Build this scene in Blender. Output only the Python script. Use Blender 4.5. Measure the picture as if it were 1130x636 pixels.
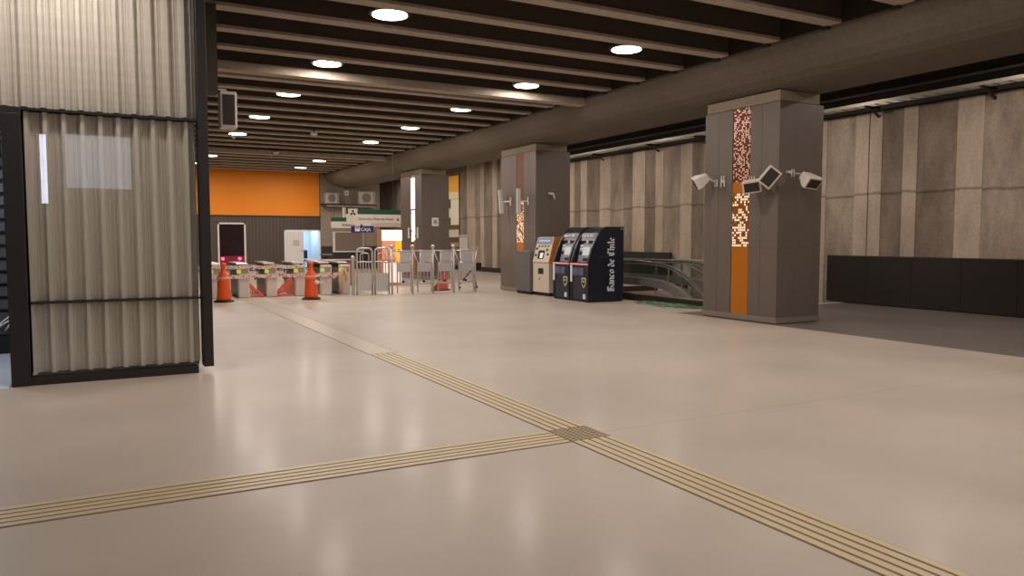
import bpy, math, random
from math import sin, cos, pi, atan, sqrt, radians
from mathutils import Vector, Matrix
random.seed(7)
for o in list(bpy.data.objects): bpy.data.objects.remove(o, do_unlink=True)
C = bpy.context.scene.collection
S = bpy.context.scene

# ---------------------------------------------------------------- camera
F = 835.0; CH = 1.6
YAW = atan(450/F); PIT = atan(54/F)
cam_d = bpy.data.cameras.new('camera'); cam = bpy.data.objects.new('camera', cam_d); C.objects.link(cam)
cam.location = (0, 0, CH); cam.rotation_euler = (pi/2 - PIT, radians(0.0), -YAW)
cam_d.sensor_width = 36; cam_d.lens = F/1130*36; cam_d.clip_start = .05; cam_d.clip_end = 200
S.camera = cam
# ---------------------------------------------------------------- light and exposure
S.view_settings.view_transform = 'Standard'; S.view_settings.look = 'None'
S.view_settings.gamma = 1; S.view_settings.use_curve_mapping = False
S.view_settings.exposure = -0.5
W = bpy.data.worlds.new('world'); S.world = W; W.use_nodes = True
W.node_tree.nodes['Background'].inputs[0].default_value = (.9, .85, .8, 1)
W.node_tree.nodes['Background'].inputs[1].default_value = .03
HALL_W = 78; AISLE_W = 62; FAR_W = 60
LAMP_COL = (1, .895, .815)

def area(name, loc, size, watts, col=LAMP_COL, rot=(0,0,0), shape='DISK', size_y=None, parent=None, spread=pi):
    l = bpy.data.lights.new(name, 'AREA'); l.energy = watts; l.color = col; l.shape = shape; l.size = size; l.spread = spread
    if size_y: l.size_y = size_y
    o = bpy.data.objects.new(name, l); C.objects.link(o); o.location = loc; o.rotation_euler = rot
    if parent: o.parent = parent
    return o

# ---------------------------------------------------------------- materials
def lin(c):
    return tuple((v/255/12.92 if v/255 <= .04045 else ((v/255+.055)/1.055)**2.4) for v in c)
def newmat(name):
    m = bpy.data.materials.new(name); m.use_nodes = True
    return m, m.node_tree.nodes, m.node_tree.links, m.node_tree.nodes['Principled BSDF']
MC = {}
def mat(name, col, rough=.6, metal=0, emit=0, noise=0, scale=8, bump=0, ecol=None, stretch=(1,1,1)):
    if name in MC: return MC[name]
    m, N, L, B = newmat(name); c = lin(col)
    B.inputs['Base Color'].default_value = (*c, 1); B.inputs['Roughness'].default_value = rough
    B.inputs['Metallic'].default_value = metal
    tc = N.new('ShaderNodeTexCoord'); mp = N.new('ShaderNodeMapping'); mp.inputs['Scale'].default_value = stretch
    nz = N.new('ShaderNodeTexNoise'); nz.inputs['Scale'].default_value = scale; nz.inputs['Detail'].default_value = 6
    L.new(tc.outputs['Object'], mp.inputs[0]); L.new(mp.outputs[0], nz.inputs['Vector'])
    if noise:
        r = N.new('ShaderNodeMapRange'); r.inputs[3].default_value = 1-noise; r.inputs[4].default_value = 1+noise
        L.new(nz.outputs[0], r.inputs[0])
        v = N.new('ShaderNodeVectorMath'); v.operation = 'SCALE'; v.inputs[0].default_value = c
        L.new(r.outputs[0], v.inputs['Scale']); L.new(v.outputs[0], B.inputs['Base Color'])
    if bump:
        b = N.new('ShaderNodeBump'); b.inputs['Strength'].default_value = bump; b.inputs['Distance'].default_value = .01
        L.new(nz.outputs[0], b.inputs['Height']); L.new(b.outputs[0], B.inputs['Normal'])
    if emit:
        B.inputs['Emission Color'].default_value = (*lin(ecol or col), 1); B.inputs['Emission Strength'].default_value = emit
    MC[name] = m; return m

def floor_mat(name, col, rough, joints=True):
    m, N, L, B = newmat(name); c = lin(col)
    g = N.new('ShaderNodeNewGeometry')
    n1 = N.new('ShaderNodeTexNoise'); n1.inputs['Scale'].default_value = .55; n1.inputs['Detail'].default_value = 5
    n2 = N.new('ShaderNodeTexNoise'); n2.inputs['Scale'].default_value = 60; n2.inputs['Detail'].default_value = 3
    n3 = N.new('ShaderNodeTexNoise'); n3.inputs['Scale'].default_value = 2.2; n3.inputs['Detail'].default_value = 8
    for n in (n1, n2, n3): L.new(g.outputs['Position'], n.inputs['Vector'])
    r1 = N.new('ShaderNodeMapRange'); r1.inputs[1].default_value = .3; r1.inputs[2].default_value = .7; r1.inputs[3].default_value = .88; r1.inputs[4].default_value = 1.1
    r2 = N.new('ShaderNodeMapRange'); r2.inputs[3].default_value = .93; r2.inputs[4].default_value = 1.07
    L.new(n1.outputs[0], r1.inputs[0]); L.new(n2.outputs[0], r2.inputs[0])
    mu = N.new('ShaderNodeMath'); mu.operation = 'MULTIPLY'; L.new(r1.outputs[0], mu.inputs[0]); L.new(r2.outputs[0], mu.inputs[1])
    last = mu
    if joints:
        sx = N.new('ShaderNodeSeparateXYZ'); L.new(g.outputs['Position'], sx.inputs[0])
        for ax, off, per in ((1, 10.1, 5.0), (0, 3.4, 7.5)):
            a = N.new('ShaderNodeMath'); a.operation = 'SUBTRACT'; L.new(sx.outputs[ax], a.inputs[0]); a.inputs[1].default_value = off - per/2 - per*10
            b = N.new('ShaderNodeMath'); b.operation = 'MODULO'; L.new(a.outputs[0], b.inputs[0]); b.inputs[1].default_value = per
            d = N.new('ShaderNodeMath'); d.operation = 'SUBTRACT'; L.new(b.outputs[0], d.inputs[0]); d.inputs[1].default_value = per/2
            e = N.new('ShaderNodeMath'); e.operation = 'ABSOLUTE'; L.new(d.outputs[0], e.inputs[0])
            f = N.new('ShaderNodeMath'); f.operation = 'GREATER_THAN'; L.new(e.outputs[0], f.inputs[0]); f.inputs[1].default_value = .006
            h = N.new('ShaderNodeMapRange'); L.new(f.outputs[0], h.inputs[0]); h.inputs[3].default_value = .7; h.inputs[4].default_value = 1
            k = N.new('ShaderNodeMath'); k.operation = 'MULTIPLY'; L.new(last.outputs[0], k.inputs[0]); L.new(h.outputs[0], k.inputs[1]); last = k
    v = N.new('ShaderNodeVectorMath'); v.operation = 'SCALE'; v.inputs[0].default_value = c
    L.new(last.outputs[0], v.inputs['Scale'])
    L.new(v.outputs[0], B.inputs['Base Color'])
    r3 = N.new('ShaderNodeMapRange'); r3.inputs[3].default_value = rough-.015; r3.inputs[4].default_value = rough+.02
    L.new(n3.outputs[0], r3.inputs[0]); L.new(r3.outputs[0], B.inputs['Roughness'])
    B.inputs['Specular IOR Level'].default_value = .3; B.inputs['Coat Weight'].default_value = .1; B.inputs['Coat Roughness'].default_value = .17
    return m

def concrete(name, col, amt=.2, joint_z=None, streak=True):
    if name in MC: return MC[name]
    m, N, L, B = newmat(name); c = lin(col)
    g = N.new('ShaderNodeNewGeometry')
    mp = N.new('ShaderNodeMapping'); mp.inputs['Scale'].default_value = (1, 1, .35 if streak else 1); L.new(g.outputs['Position'], mp.inputs[0])
    n1 = N.new('ShaderNodeTexNoise'); n1.inputs['Scale'].default_value = 1.6; n1.inputs['Detail'].default_value = 9; n1.inputs['Roughness'].default_value = .65
    n2 = N.new('ShaderNodeTexNoise'); n2.inputs['Scale'].default_value = 14; n2.inputs['Detail'].default_value = 6
    L.new(mp.outputs[0], n1.inputs['Vector']); L.new(g.outputs['Position'], n2.inputs['Vector'])
    r1 = N.new('ShaderNodeMapRange'); r1.inputs[1].default_value = .3; r1.inputs[2].default_value = .7; r1.inputs[3].default_value = 1-amt; r1.inputs[4].default_value = 1+amt
    r2 = N.new('ShaderNodeMapRange'); r2.inputs[1].default_value = .3; r2.inputs[2].default_value = .7; r2.inputs[3].default_value = .88; r2.inputs[4].default_value = 1.1
    L.new(n1.outputs[0], r1.inputs[0]); L.new(n2.outputs[0], r2.inputs[0])
    mu = N.new('ShaderNodeMath'); mu.operation = 'MULTIPLY'; L.new(r1.outputs[0], mu.inputs[0]); L.new(r2.outputs[0], mu.inputs[1]); last = mu
    if joint_z:
        sx = N.new('ShaderNodeSeparateXYZ'); L.new(g.outputs['Position'], sx.inputs[0])
        n4 = N.new('ShaderNodeTexNoise'); n4.inputs['Scale'].default_value = 3; L.new(g.outputs['Position'], n4.inputs['Vector'])
        a0 = N.new('ShaderNodeMath'); a0.operation = 'MULTIPLY_ADD'; L.new(n4.outputs[0], a0.inputs[0]); a0.inputs[1].default_value = .09; L.new(sx.outputs[2], a0.inputs[2])
        a = N.new('ShaderNodeMath'); a.operation = 'SUBTRACT'; L.new(a0.outputs[0], a.inputs[0]); a.inputs[1].default_value = joint_z
        e = N.new('ShaderNodeMath'); e.operation = 'ABSOLUTE'; L.new(a.outputs[0], e.inputs[0])
        h = N.new('ShaderNodeMapRange'); L.new(e.outputs[0], h.inputs[0]); h.inputs[1].default_value = .008; h.inputs[2].default_value = .045; h.inputs[3].default_value = .5; h.inputs[4].default_value = 1
        k = N.new('ShaderNodeMath'); k.operation = 'MULTIPLY'; L.new(last.outputs[0], k.inputs[0]); L.new(h.outputs[0], k.inputs[1]); last = k
    v = N.new('ShaderNodeVectorMath'); v.operation = 'SCALE'; v.inputs[0].default_value = c
    L.new(last.outputs[0], v.inputs['Scale']); L.new(v.outputs[0], B.inputs['Base Color'])
    bm_ = N.new('ShaderNodeBump'); bm_.inputs['Strength'].default_value = .35; bm_.inputs['Distance'].default_value = .01
    L.new(n2.outputs[0], bm_.inputs['Height']); L.new(bm_.outputs[0], B.inputs['Normal'])
    B.inputs['Roughness'].default_value = .85
    MC[name] = m; return m

def glass(name, tint=(1,1,1), ior=1.5, rough=.0, alpha=0):
    if name in MC: return MC[name]
    m, N, L, B = newmat(name); N.remove(B)
    out = [n for n in N if n.type == 'OUTPUT_MATERIAL'][0]
    t = N.new('ShaderNodeBsdfTransparent'); t.inputs[0].default_value = (*tint, 1)
    g = N.new('ShaderNodeBsdfGlossy'); g.inputs['Roughness'].default_value = rough
    f = N.new('ShaderNodeFresnel'); ge = N.new('ShaderNodeNewGeometry')
    mr = N.new('ShaderNodeMapRange'); mr.inputs[3].default_value = ior; mr.inputs[4].default_value = 1/ior
    L.new(ge.outputs['Backfacing'], mr.inputs[0]); L.new(mr.outputs[0], f.inputs[0])
    mx = N.new('ShaderNodeMixShader'); L.new(f.outputs[0], mx.inputs[0]); L.new(t.outputs[0], mx.inputs[1]); L.new(g.outputs[0], mx.inputs[2])
    L.new(mx.outputs[0], out.inputs[0]); MC[name] = m; return m

def cells(name, base, cellcol, size, thresh, emit=0, rough=.35, metal=.6, jitter=.5):
    """punched sheet: random square holes / mirror chips in a grid on the Y-Z plane"""
    m, N, L, B = newmat(name)
    g = N.new('ShaderNodeNewGeometry')
    sc = N.new('ShaderNodeVectorMath'); sc.operation = 'SCALE'; sc.inputs['Scale'].default_value = 1/size; L.new(g.outputs['Position'], sc.inputs[0])
    ml = N.new('ShaderNodeVectorMath'); ml.operation = 'MULTIPLY'; ml.inputs[1].default_value = (0, 1, 1); L.new(sc.outputs[0], ml.inputs[0])
    fl = N.new('ShaderNodeVectorMath'); fl.operation = 'FLOOR'; L.new(ml.outputs[0], fl.inputs[0])
    wn = N.new('ShaderNodeTexWhiteNoise'); L.new(fl.outputs[0], wn.inputs['Vector'])
    fr = N.new('ShaderNodeVectorMath'); fr.operation = 'FRACTION'; L.new(ml.outputs[0], fr.inputs[0])
    sx = N.new('ShaderNodeSeparateXYZ'); L.new(fr.outputs[0], sx.inputs[0])
    last = None
    for ax in (1, 2):
        a = N.new('ShaderNodeMath'); a.operation = 'SUBTRACT'; L.new(sx.outputs[ax], a.inputs[0]); a.inputs[1].default_value = .5
        e = N.new('ShaderNodeMath'); e.operation = 'ABSOLUTE'; L.new(a.outputs[0], e.inputs[0])
        f = N.new('ShaderNodeMath'); f.operation = 'LESS_THAN'; L.new(e.outputs[0], f.inputs[0]); f.inputs[1].default_value = .37
        if last:
            k = N.new('ShaderNodeMath'); k.operation = 'MULTIPLY'; L.new(last.outputs[0], k.inputs[0]); L.new(f.outputs[0], k.inputs[1]); last = k
        else: last = f
    t = N.new('ShaderNodeMath'); t.operation = 'LESS_THAN'; L.new(wn.outputs['Value'], t.inputs[0]); t.inputs[1].default_value = thresh
    k = N.new('ShaderNodeMath'); k.operation = 'MULTIPLY'; L.new(last.outputs[0], k.inputs[0]); L.new(t.outputs[0], k.inputs[1])
    mx = N.new('ShaderNodeMix'); mx.data_type = 'RGBA'; L.new(k.outputs[0], mx.inputs[0])
    mx.inputs[6].default_value = (*lin(base), 1); mx.inputs[7].default_value = (*lin(cellcol), 1)
    L.new(mx.outputs[2], B.inputs['Base Color']); B.inputs['Roughness'].default_value = rough; B.inputs['Metallic'].default_value = metal
    if emit:
        B.inputs['Emission Color'].default_value = (*lin(cellcol), 1)
        q = N.new('ShaderNodeMath'); q.operation = 'MULTIPLY'; L.new(k.outputs[0], q.inputs[0]); q.inputs[1].default_value = emit
        L.new(q.outputs[0], B.inputs['Emission Strength'])
    return m

def stripe_mat(name, c1, c2, scale=9, width=.5):
    m, N, L, B = newmat(name)
    tc = N.new('ShaderNodeTexCoord')
    nz = N.new('ShaderNodeTexNoise'); nz.inputs['Scale'].default_value = scale; nz.inputs['Detail'].default_value = 3
    L.new(tc.outputs['Object'], nz.inputs['Vector'])
    t = N.new('ShaderNodeMath'); t.operation = 'GREATER_THAN'; L.new(nz.outputs[0], t.inputs[0]); t.inputs[1].default_value = width
    mx = N.new('ShaderNodeMix'); mx.data_type = 'RGBA'; L.new(t.outputs[0], mx.inputs[0])
    mx.inputs[6].default_value = (*lin(c1), 1); mx.inputs[7].default_value = (*lin(c2), 1)
    L.new(mx.outputs[2], B.inputs['Base Color']); B.inputs['Roughness'].default_value = .4
    return m

# ---------------------------------------------------------------- mesh helpers
class MB:
    def __init__(s): s.v = []; s.f = []; s.m = []
    def add(s, vs, fs, mi=0):
        b = len(s.v); s.v += [tuple(v) for v in vs]; s.f += [tuple(i+b for i in f) for f in fs]; s.m += [mi]*len(fs); return s
    def box(s, x0, y0, z0, x1, y1, z1, mi=0, M=None):
        vs = [Vector((x, y, z)) for x in (x0, x1) for y in (y0, y1) for z in (z0, z1)]
        if M: vs = [M @ v for v in vs]
        return s.add(vs, [(0,1,3,2),(4,6,7,5),(0,4,5,1),(2,3,7,6),(0,2,6,4),(1,5,7,3)], mi)
    def prism(s, prof, a0, a1, axis='y', mi=0):
        """closed 2D profile extruded along an axis; prof in the other two axes in xyz order"""
        def mk(p, a):
            return {'x': (a, p[0], p[1]), 'y': (p[0], a, p[1]), 'z': (p[0], p[1], a)}[axis]
        n = len(prof); vs = [mk(p, a0) for p in prof] + [mk(p, a1) for p in prof]
        fs = [tuple(range(n-1, -1, -1)), tuple(range(n, 2*n))] + [(i, (i+1) % n, (i+1) % n+n, i+n) for i in range(n)]
        return s.add(vs, fs, mi)
    def tube(s, pts, r, seg=8, mi=0, closed=False):
        pts = [Vector(p) for p in pts]; rings = []; n = len(pts)
        for i, p in enumerate(pts):
            if closed: d = (pts[(i+1) % n]-pts[i-1])
            else: d = (pts[min(i+1, n-1)]-pts[max(i-1, 0)])
            d.normalize(); u = d.orthogonal() if abs(d.z) > .95 else d.cross(Vector((0,0,1))); 
            if abs(d.z) > .95: u = Vector((1,0,0)) - d*d.x
            u.normalize(); w = d.cross(u)
            rr = r[i] if isinstance(r, (list, tuple)) else r
            rings.append([p + (u*cos(2*pi*k/seg)+w*sin(2*pi*k/seg))*rr for k in range(seg)])
        vs = [v for q in rings for v in q]; fs = []
        for i in range(n if closed else n-1):
            j = (i+1) % n
            for k in range(seg): fs.append((i*seg+k, i*seg+(k+1) % seg, j*seg+(k+1) % seg, j*seg+k))
        if not closed: fs += [tuple(range(seg-1, -1, -1)), tuple((n-1)*seg+k for k in range(seg))]
        return s.add(vs, fs, mi)
    def lathe(s, prof, c=(0,0,0), seg=24, mi=0):
        vs = []; fs = []; n = len(prof)
        for r, z in prof: vs += [(c[0]+r*cos(2*pi*k/seg), c[1]+r*sin(2*pi*k/seg), c[2]+z) for k in range(seg)]
        for i in range(n-1):
            for k in range(seg): fs.append((i*seg+k, i*seg+(k+1) % seg, (i+1)*seg+(k+1) % seg, (i+1)*seg+k))
        fs += [tuple(range(seg-1, -1, -1)), tuple((n-1)*seg+k for k in range(seg))]
        return s.add(vs, fs, mi)
    def xf(s, M): s.v = [tuple(M @ Vector(v)) for v in s.v]; return s
    def build(s, name, mats, parent=None, bevel=0, smooth=False, solid=0):
        me = bpy.data.meshes.new(name); me.from_pydata(s.v, [], s.f)
        if not isinstance(mats, (list, tuple)): mats = [mats]
        for m in mats: me.materials.append(m)
        for p, i in zip(me.polygons, s.m): p.material_index = i; p.use_smooth = smooth
        me.update()
        o = bpy.data.objects.new(name, me); C.objects.link(o)
        if parent: o.parent = parent
        if solid:
            q = o.modifiers.new('s', 'SOLIDIFY'); q.thickness = solid
        if bevel:
            b = o.modifiers.new('b', 'BEVEL'); b.width = bevel; b.segments = 2; b.limit_method = 'ANGLE'; b.angle_limit = radians(40)
        return o
def tag(o, label, cat, group=None, kind=None):
    o['label'] = label; o['category'] = cat
    if group: o['group'] = group
    if kind: o['kind'] = kind
    return o
def thing(name, label, cat, loc=(0,0,0), rz=0, group=None):
    o = bpy.data.objects.new(name, None); C.objects.link(o); o.location = loc; o.rotation_euler = (0,0,rz)
    o.empty_display_size = .1
    return tag(o, label, cat, group)
def struct(name, mb, m, **k):
    o = mb.build(name, m, **k); o['kind'] = 'structure'; return o
def text(name, s, m, parent, M, size=.1, ext=.002, align='LEFT'):
    cu = bpy.data.curves.new(name, 'FONT'); cu.body = s; cu.size = size; cu.extrude = ext; cu.align_x = align
    t = bpy.data.objects.new(name+'_tmp', cu); C.objects.link(t)
    dg = bpy.context.evaluated_depsgraph_get(); me = bpy.data.meshes.new_from_object(t.evaluated_get(dg))
    bpy.data.objects.remove(t, do_unlink=True)
    me.transform(M); me.materials.clear(); me.materials.append(m)
    o = bpy.data.objects.new(name, me); C.objects.link(o); o.parent = parent; return o
# orientation matrices for lettering: local x -> u, local y -> v, normal -> n
def frame(origin, u, v):
    u = Vector(u).normalized(); v = Vector(v).normalized(); n = u.cross(v)
    M = Matrix(((u.x, v.x, n.x, origin[0]), (u.y, v.y, n.y, origin[1]), (u.z, v.z, n.z, origin[2]), (0,0,0,1)))
    return M
ORD = ['first','second','third','fourth','fifth','sixth','seventh','eighth','ninth','tenth','eleventh','twelfth']

# shared materials
m_floor = floor_mat('floor_terrazzo', (186, 173, 160), .42)
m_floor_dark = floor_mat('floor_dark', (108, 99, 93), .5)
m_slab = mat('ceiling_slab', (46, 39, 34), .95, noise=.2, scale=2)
m_rib = concrete('rib_concrete', (176, 163, 148), .12, streak=False); m_ribside = mat('rib_side_dark', (72, 60, 51), .9, noise=.15, scale=2)  # rib sides coloured darker than the soffits
m_beam = concrete('beam_concrete', (110, 101, 90), .05, streak=False)
m_black = mat('black_steel', (38, 35, 34), .45)
m_steel = mat('brushed_steel', (176, 176, 178), .3, .85)
m_steel_mat = mat('grey_panel', (140, 138, 136), .5, .3)
m_white = mat('white_paint', (225, 222, 215), .45)
m_dark = mat('dark_grey', (52, 47, 44), .6)
m_clad = mat('pillar_cladding', (112, 101, 93), .45, .2, noise=.06, scale=1.5)
m_cladside = m_clad
m_orange = mat('orange_paint', (246, 144, 14), .55, noise=.04, scale=1)
m_rubber = mat('black_rubber', (25, 24, 24), .7)

# ================================================================= STRUCTURE
PX0, PX1 = 11.05, 12.22           # pillar faces
WX = 16.5
b = MB()   # floor with the stair well left open
b.box(-7, -8, -.2, 10.92, 41.5, 0)
struct('floor', b, m_floor)
b = MB()
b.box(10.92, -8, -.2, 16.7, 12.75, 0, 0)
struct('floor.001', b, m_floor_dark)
b = MB()
b.box(10.92, 12.75, -.2, 12.3, 41.5, 0, 0); b.box(12.3, 18.6, -.2, 16.7, 41.5, 0, 0); b.box(12.3, 12.75, -.2, 16.7, 13.0, 0, 0)
b.box(10.2, 41.5, -.2, 16.7, 50.5, 0, 0)
struct('floor.002', b, m_floor)
# tactile guide strips: low ribs on a pale band
m_tact = mat('tactile_band', (182, 164, 130), .4)
m_tactrib = mat('tactile_rib', (200, 180, 144), .38)
m_tactgap = mat('tactile_groove', (128, 110, 90), .6)
b = MB()
def strip(b, x0, x1, y0, y1, along):
    """five flat bars with dark grooves between them"""
    n = 5; lo, hi = (x0, x1) if along == 'y' else (y0, y1)
    w = (hi-lo)/n
    b.box(x0, y0, 0, x1, y1, .0025, 1)
    for i in range(n):
        a = lo+i*w+.011; c = lo+(i+1)*w-.011
        if along == 'y': b.box(a, y0, 0, c, y1, .006, 0)
        else: b.box(x0, a, 0, x1, c, .006, 0)
strip(b, 3.21, 3.59, -6, 4.95, 'y'); strip(b, 3.21, 3.59, 5.33, 10.08, 'y')
o = struct('trim_1', b, [m_tactrib, m_tactgap])
b = MB(); strip(b, -6.8, 3.20, 4.95, 5.33, 'x'); struct('trim_2', b, [m_tactrib, m_tactgap])
b = MB(); b.box(3.21, 4.96, 0, 3.59, 5.32, .0025, 1)
for i in range(8):
    for j in range(8):
        x = 3.215+i*.047; y = 4.962+j*.0447; b.box(x+.006, y+.006, 0, x+.041, y+.039, .006, 0)
struct('trim_3', b, [mat('tactile_stud', (170, 148, 118), .5), m_tactgap])
b = MB(); b.box(3.21, 10.12, 0, 3.59, 20.6, .003, 0); b.box(3.19, 10.12, 0, 3.21, 20.6, .003, 1); b.box(3.59, 10.12, 0, 3.61, 20.6, .003, 1)
struct('trim_4', b, [mat('tactile_plain', (186, 172, 152), .35), mat('tactile_edge', (150, 134, 112), .5)])

# ceiling slab and ribs
b = MB(); b.box(-7, -8, 5.5, 10.6, 41.4, 5.7); struct('ceiling', b, m_slab)
b = MB(); b.box(10.6, -8, 5.55, 16.9, 50.6, 5.75); struct('ceiling.001', b, m_slab)
RZ = 4.98
k = 0; y = 10.62-1.22*12
n_tr = 5
while y < 39.8:
    w = .27
    wide = abs(y-15.5) < .3 or abs(y-30.14) < .3
    b = MB(); yb = y
    if wide: b.box(-7, yb-.1, 4.82, 10.33, yb+.2, 4.98, 0); b.box(-7, yb-.09, 4.98, 10.33, yb+.19, 5.5, 1)  # wide ribs: shade above lamp level put into the upper face's dark material
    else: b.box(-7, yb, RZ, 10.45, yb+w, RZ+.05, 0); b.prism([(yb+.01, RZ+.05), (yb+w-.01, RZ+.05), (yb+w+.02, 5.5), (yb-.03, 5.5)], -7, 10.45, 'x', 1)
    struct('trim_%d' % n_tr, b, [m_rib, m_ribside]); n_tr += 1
    y += 1.22

# long haunched beam over the pillars
b = MB()
prof = [(10.28, 5.5), (10.28, 4.93), (10.36, 4.78), (10.5, 4.62), (10.68, 4.5), (10.88, 4.42), (11.1, 4.375), (12.1, 4.36), (12.1, 5.55)]
b.prism(prof, -8, 41.3, 'y'); b.box(10.262, -8, 4.98, 10.282, 41.3, 5.5, 1); o = struct('trim_60', b, [m_beam, m_slab])  # thin dark sheet covers the beam's upper face inside the rib voids
# dark boxes for the gaps where ribs meet the beam
b = MB(); y = 10.62-1.22*12
while y < 39:
    b.box(10.2, y+.22, 4.93, 10.3, y+.34, 5.06); y += 1.22
struct('trim_61', b, m_dark)

# right concrete wall with vertical board bands
edges = [(-8, 'M'), (-6.3, 'L'), (-5.4, 'D'), (-3.9, 'L'), (-3.2, 'M'), (-1.2, 'D'), (.2, 'L'), (1.0, 'M'), (3, 'D'), (4.2, 'L'), (5, 'D'), (6.4, 'L'), (7.2, 'M'),
 (9.53, 'L'), (10.1, 'D'), (11.02, 'L'), (11.37, 'D'), (11.92, 'L'), (12.25, 'J'), (12.28, 'L'), (12.65, 'M'), (13.5, 'L'), (13.9, 'D'), (15, 'L'), (15.6, 'M'), (16.9, 'L'), (17.5, 'M'),
 (18.05, 'D'), (18.58, 'L'), (19.12, 'M'), (19.98, 'L'), (20.38, 'D'), (20.95, 'L'), (21.65, 'D'), (22.18, 'M'), (22.97, 'L'), (23.65, 'D'), (24.52, 'L'), (24.95, 'D'), (25.42, 'L'), (26.15, 'D'),
 (28, 'L'), (28.6, 'D'), (30, 'M'), (31.2, 'D'), (32.1, 'L'), (32.6, 'D'), (33.5, 'L'), (33.95, 'M'), (34.5, 'L'), (35.5, 'D'), (38.6, 'L'), (39.2, 'M'), (41, 'D'), (42.5, 'L'), (43.4, 'M'), (45.3, 'L'), (46, 'M'), (48.7, 'L'), (50.5, 'L')]
b = MB(); mi = {'L': 0, 'M': 1, 'D': 2, 'J': 3}
for (y0, t), (y1, _) in zip(edges[:-1], edges[1:]):
    d = {'L': 0, 'M': .012, 'D': .018, 'J': .03}[t]
    b.box(WX+d, y0, -3.5 if 12 < y0 < 20 else 0, WX+.3, y1, 4.66 if y1 < 28.3 else 5.55, mi[t])
b.box(WX+.3, -8, 4.6, WX+.45, 50.5, 5.6, 4)
m_cl = concrete('wall_light', (194, 176, 157), .24, 2.75); m_cm = concrete('wall_mid', (164, 148, 131), .38, 2.7); m_cd = concrete('wall_dark', (140, 125, 110), .42, 2.72)
struct('wall_right', b, [m_cl, m_cm, m_cd, mat('wall_seam', (96, 84, 72), .9), m_dark])
b = MB(); b.box(WX-.03, -8, 0, WX, 12.9, .12); struct('baseboard_right', b, m_dark)
b = MB(); b.box(WX-.03, 18.7, 0, WX, 50, .22); struct('baseboard_right.001', b, m_dark)

# dark wainscot panels on the right wall
def wainscot(y0, y1, z1, label, n, z0=0.0, x=WX-.12):
    t = thing('wall_panel', label, 'wall panel', (x, (y0+y1)/2, 0), 0, 'dark wainscot panels')
    b = MB(); L = y1-y0; w = L/n
    for i in range(n): b.box(0, -L/2+i*w+.004, z0, .08, -L/2+(i+1)*w-.004, z1-.03)
    b.build('board', mat('wainscot', (44, 38, 36), .35), t)
    MB().box(-.01, -L/2, z1-.03, .09, L/2, z1).build('top_rail', mat('wainscot_rail', (66, 57, 51), .4), t)
wainscot(5.2, 13.3, 1.19, 'long dark low panel on the concrete wall right of the big pillar', 7, .02)
wainscot(19.45, 26.5, 1.16, 'dark low panel on the wall behind the escalator and bank machines', 5, .23)

# kiosk / end wall at the back, Y = 40
EY = 40
m_cor = mat('corrugated_dark', (92, 82, 74), .5, .3)
b = MB(); x = -2.5; pr = []
b.box(-3, EY, 2.78, 10.05, EY+.2, 5.5, 1)          # orange upper band
def corr(b, x0, x1, z0, z1):
    x = x0
    while x < x1-.01:
        w = min(.17, x1-x); b.box(x, EY, z0, x+w*.6, EY+.1, z1, 0); b.box(x+w*.6, EY+.03, z0, x+w, EY+.1, z1, 0); x += w
corr(b, -3, 4.98, 0, 2.78); corr(b, 6.32, 8.24, 0, 2.78); corr(b, 10.05-.0, 10.1, 0, 2.78); corr(b, 4.98, 6.32, 2.42, 2.78); corr(b, 8.24, 10.05, 2.02, 2.78)
b.box(10.05, EY+.0, 2.78, 10.1, EY+.2, 5.5, 0)
struct('wall_back', b, [m_cor, m_orange])
b = MB(); b.box(4.9, EY+.02, 2.74, 10.1, EY-.04, 2.80); b.box(-3, EY-.04, 2.74, 4.9, EY, 2.80); struct('trim_62', b, m_dark)
# grey concrete return right of the kiosk
b = MB(); b.box(10.1, EY, 1.22, 13.35, EY+.3, 5.5, 0); b.box(10.1, EY-.02, 0, 13.35, EY+.3, 1.22, 1)
struct('wall_back.001', b, [concrete('grey_concrete', (150, 136, 120), .12), m_dark])
b = MB(); b.box(10, 50.5, 0, 16.9, 50.7, 5.6); struct('wall_far', b, m_cm)
b = MB(); b.box(10.16, 40.32, 0, 10.3, 50.5, 5.6); struct('wall_far.001', b, m_cm)
# room behind the open door
b = MB(); m_room = mat('room_wall', (205, 218, 228), .8)
b.box(7.6, EY+.2, -.05, 10.1, EY+2.6, 0); b.box(7.6, EY+2.6, 0, 10.1, EY+2.7, 2.6); b.box(7.5, EY+.2, 0, 7.6, EY+2.7, 2.6); b.box(10.1, EY+.3, 0, 10.12, EY+2.7, 2.6); b.box(7.6, EY+.2, 2.6, 10.1, EY+2.7, 2.7)
struct('wall_kiosk_room', b, m_room)
area('room_light', (9.3, EY+1.3, 2.55), 1.2, 75, (.72, .88, 1))
# front doors of the kiosk
dr = thing('door', 'white open door leaf beside the lit blue doorway of the kiosk', 'door', (8.28, EY-.02, 0))
leaf = MB().box(0, -.05, 0.01, .9, .0, 2.0).build('door_leaf', m_white, dr, bevel=.01)
MB().box(.36, -.06, 1.25, .68, -.05, 1.55).build('notice', mat('notice_grey', (190, 188, 184), .6), leaf)
MB().box(.8, -.09, .98, .84, -.05, 1.02).box(.72, -.1, .985, .84, -.085, 1.01).build('door_handle', m_steel, leaf)
b = MB(); b.box(8.2, EY-.06, 0, 8.26, EY, 2.08); b.box(10.02, EY-.06, 0, 10.08, EY, 2.08); b.box(8.2, EY-.06, 2.02, 10.08, EY, 2.08)
struct('door_1', b, m_white)
b = MB(); b.box(4.98, EY-.06, 0, 5.06, EY+.02, 2.42); b.box(6.24, EY-.06, 0, 6.32, EY+.02, 2.42); b.box(4.98, EY-.06, 2.34, 6.32, EY+.02, 2.42)
d2 = struct('door_2', b, m_white)
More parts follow.
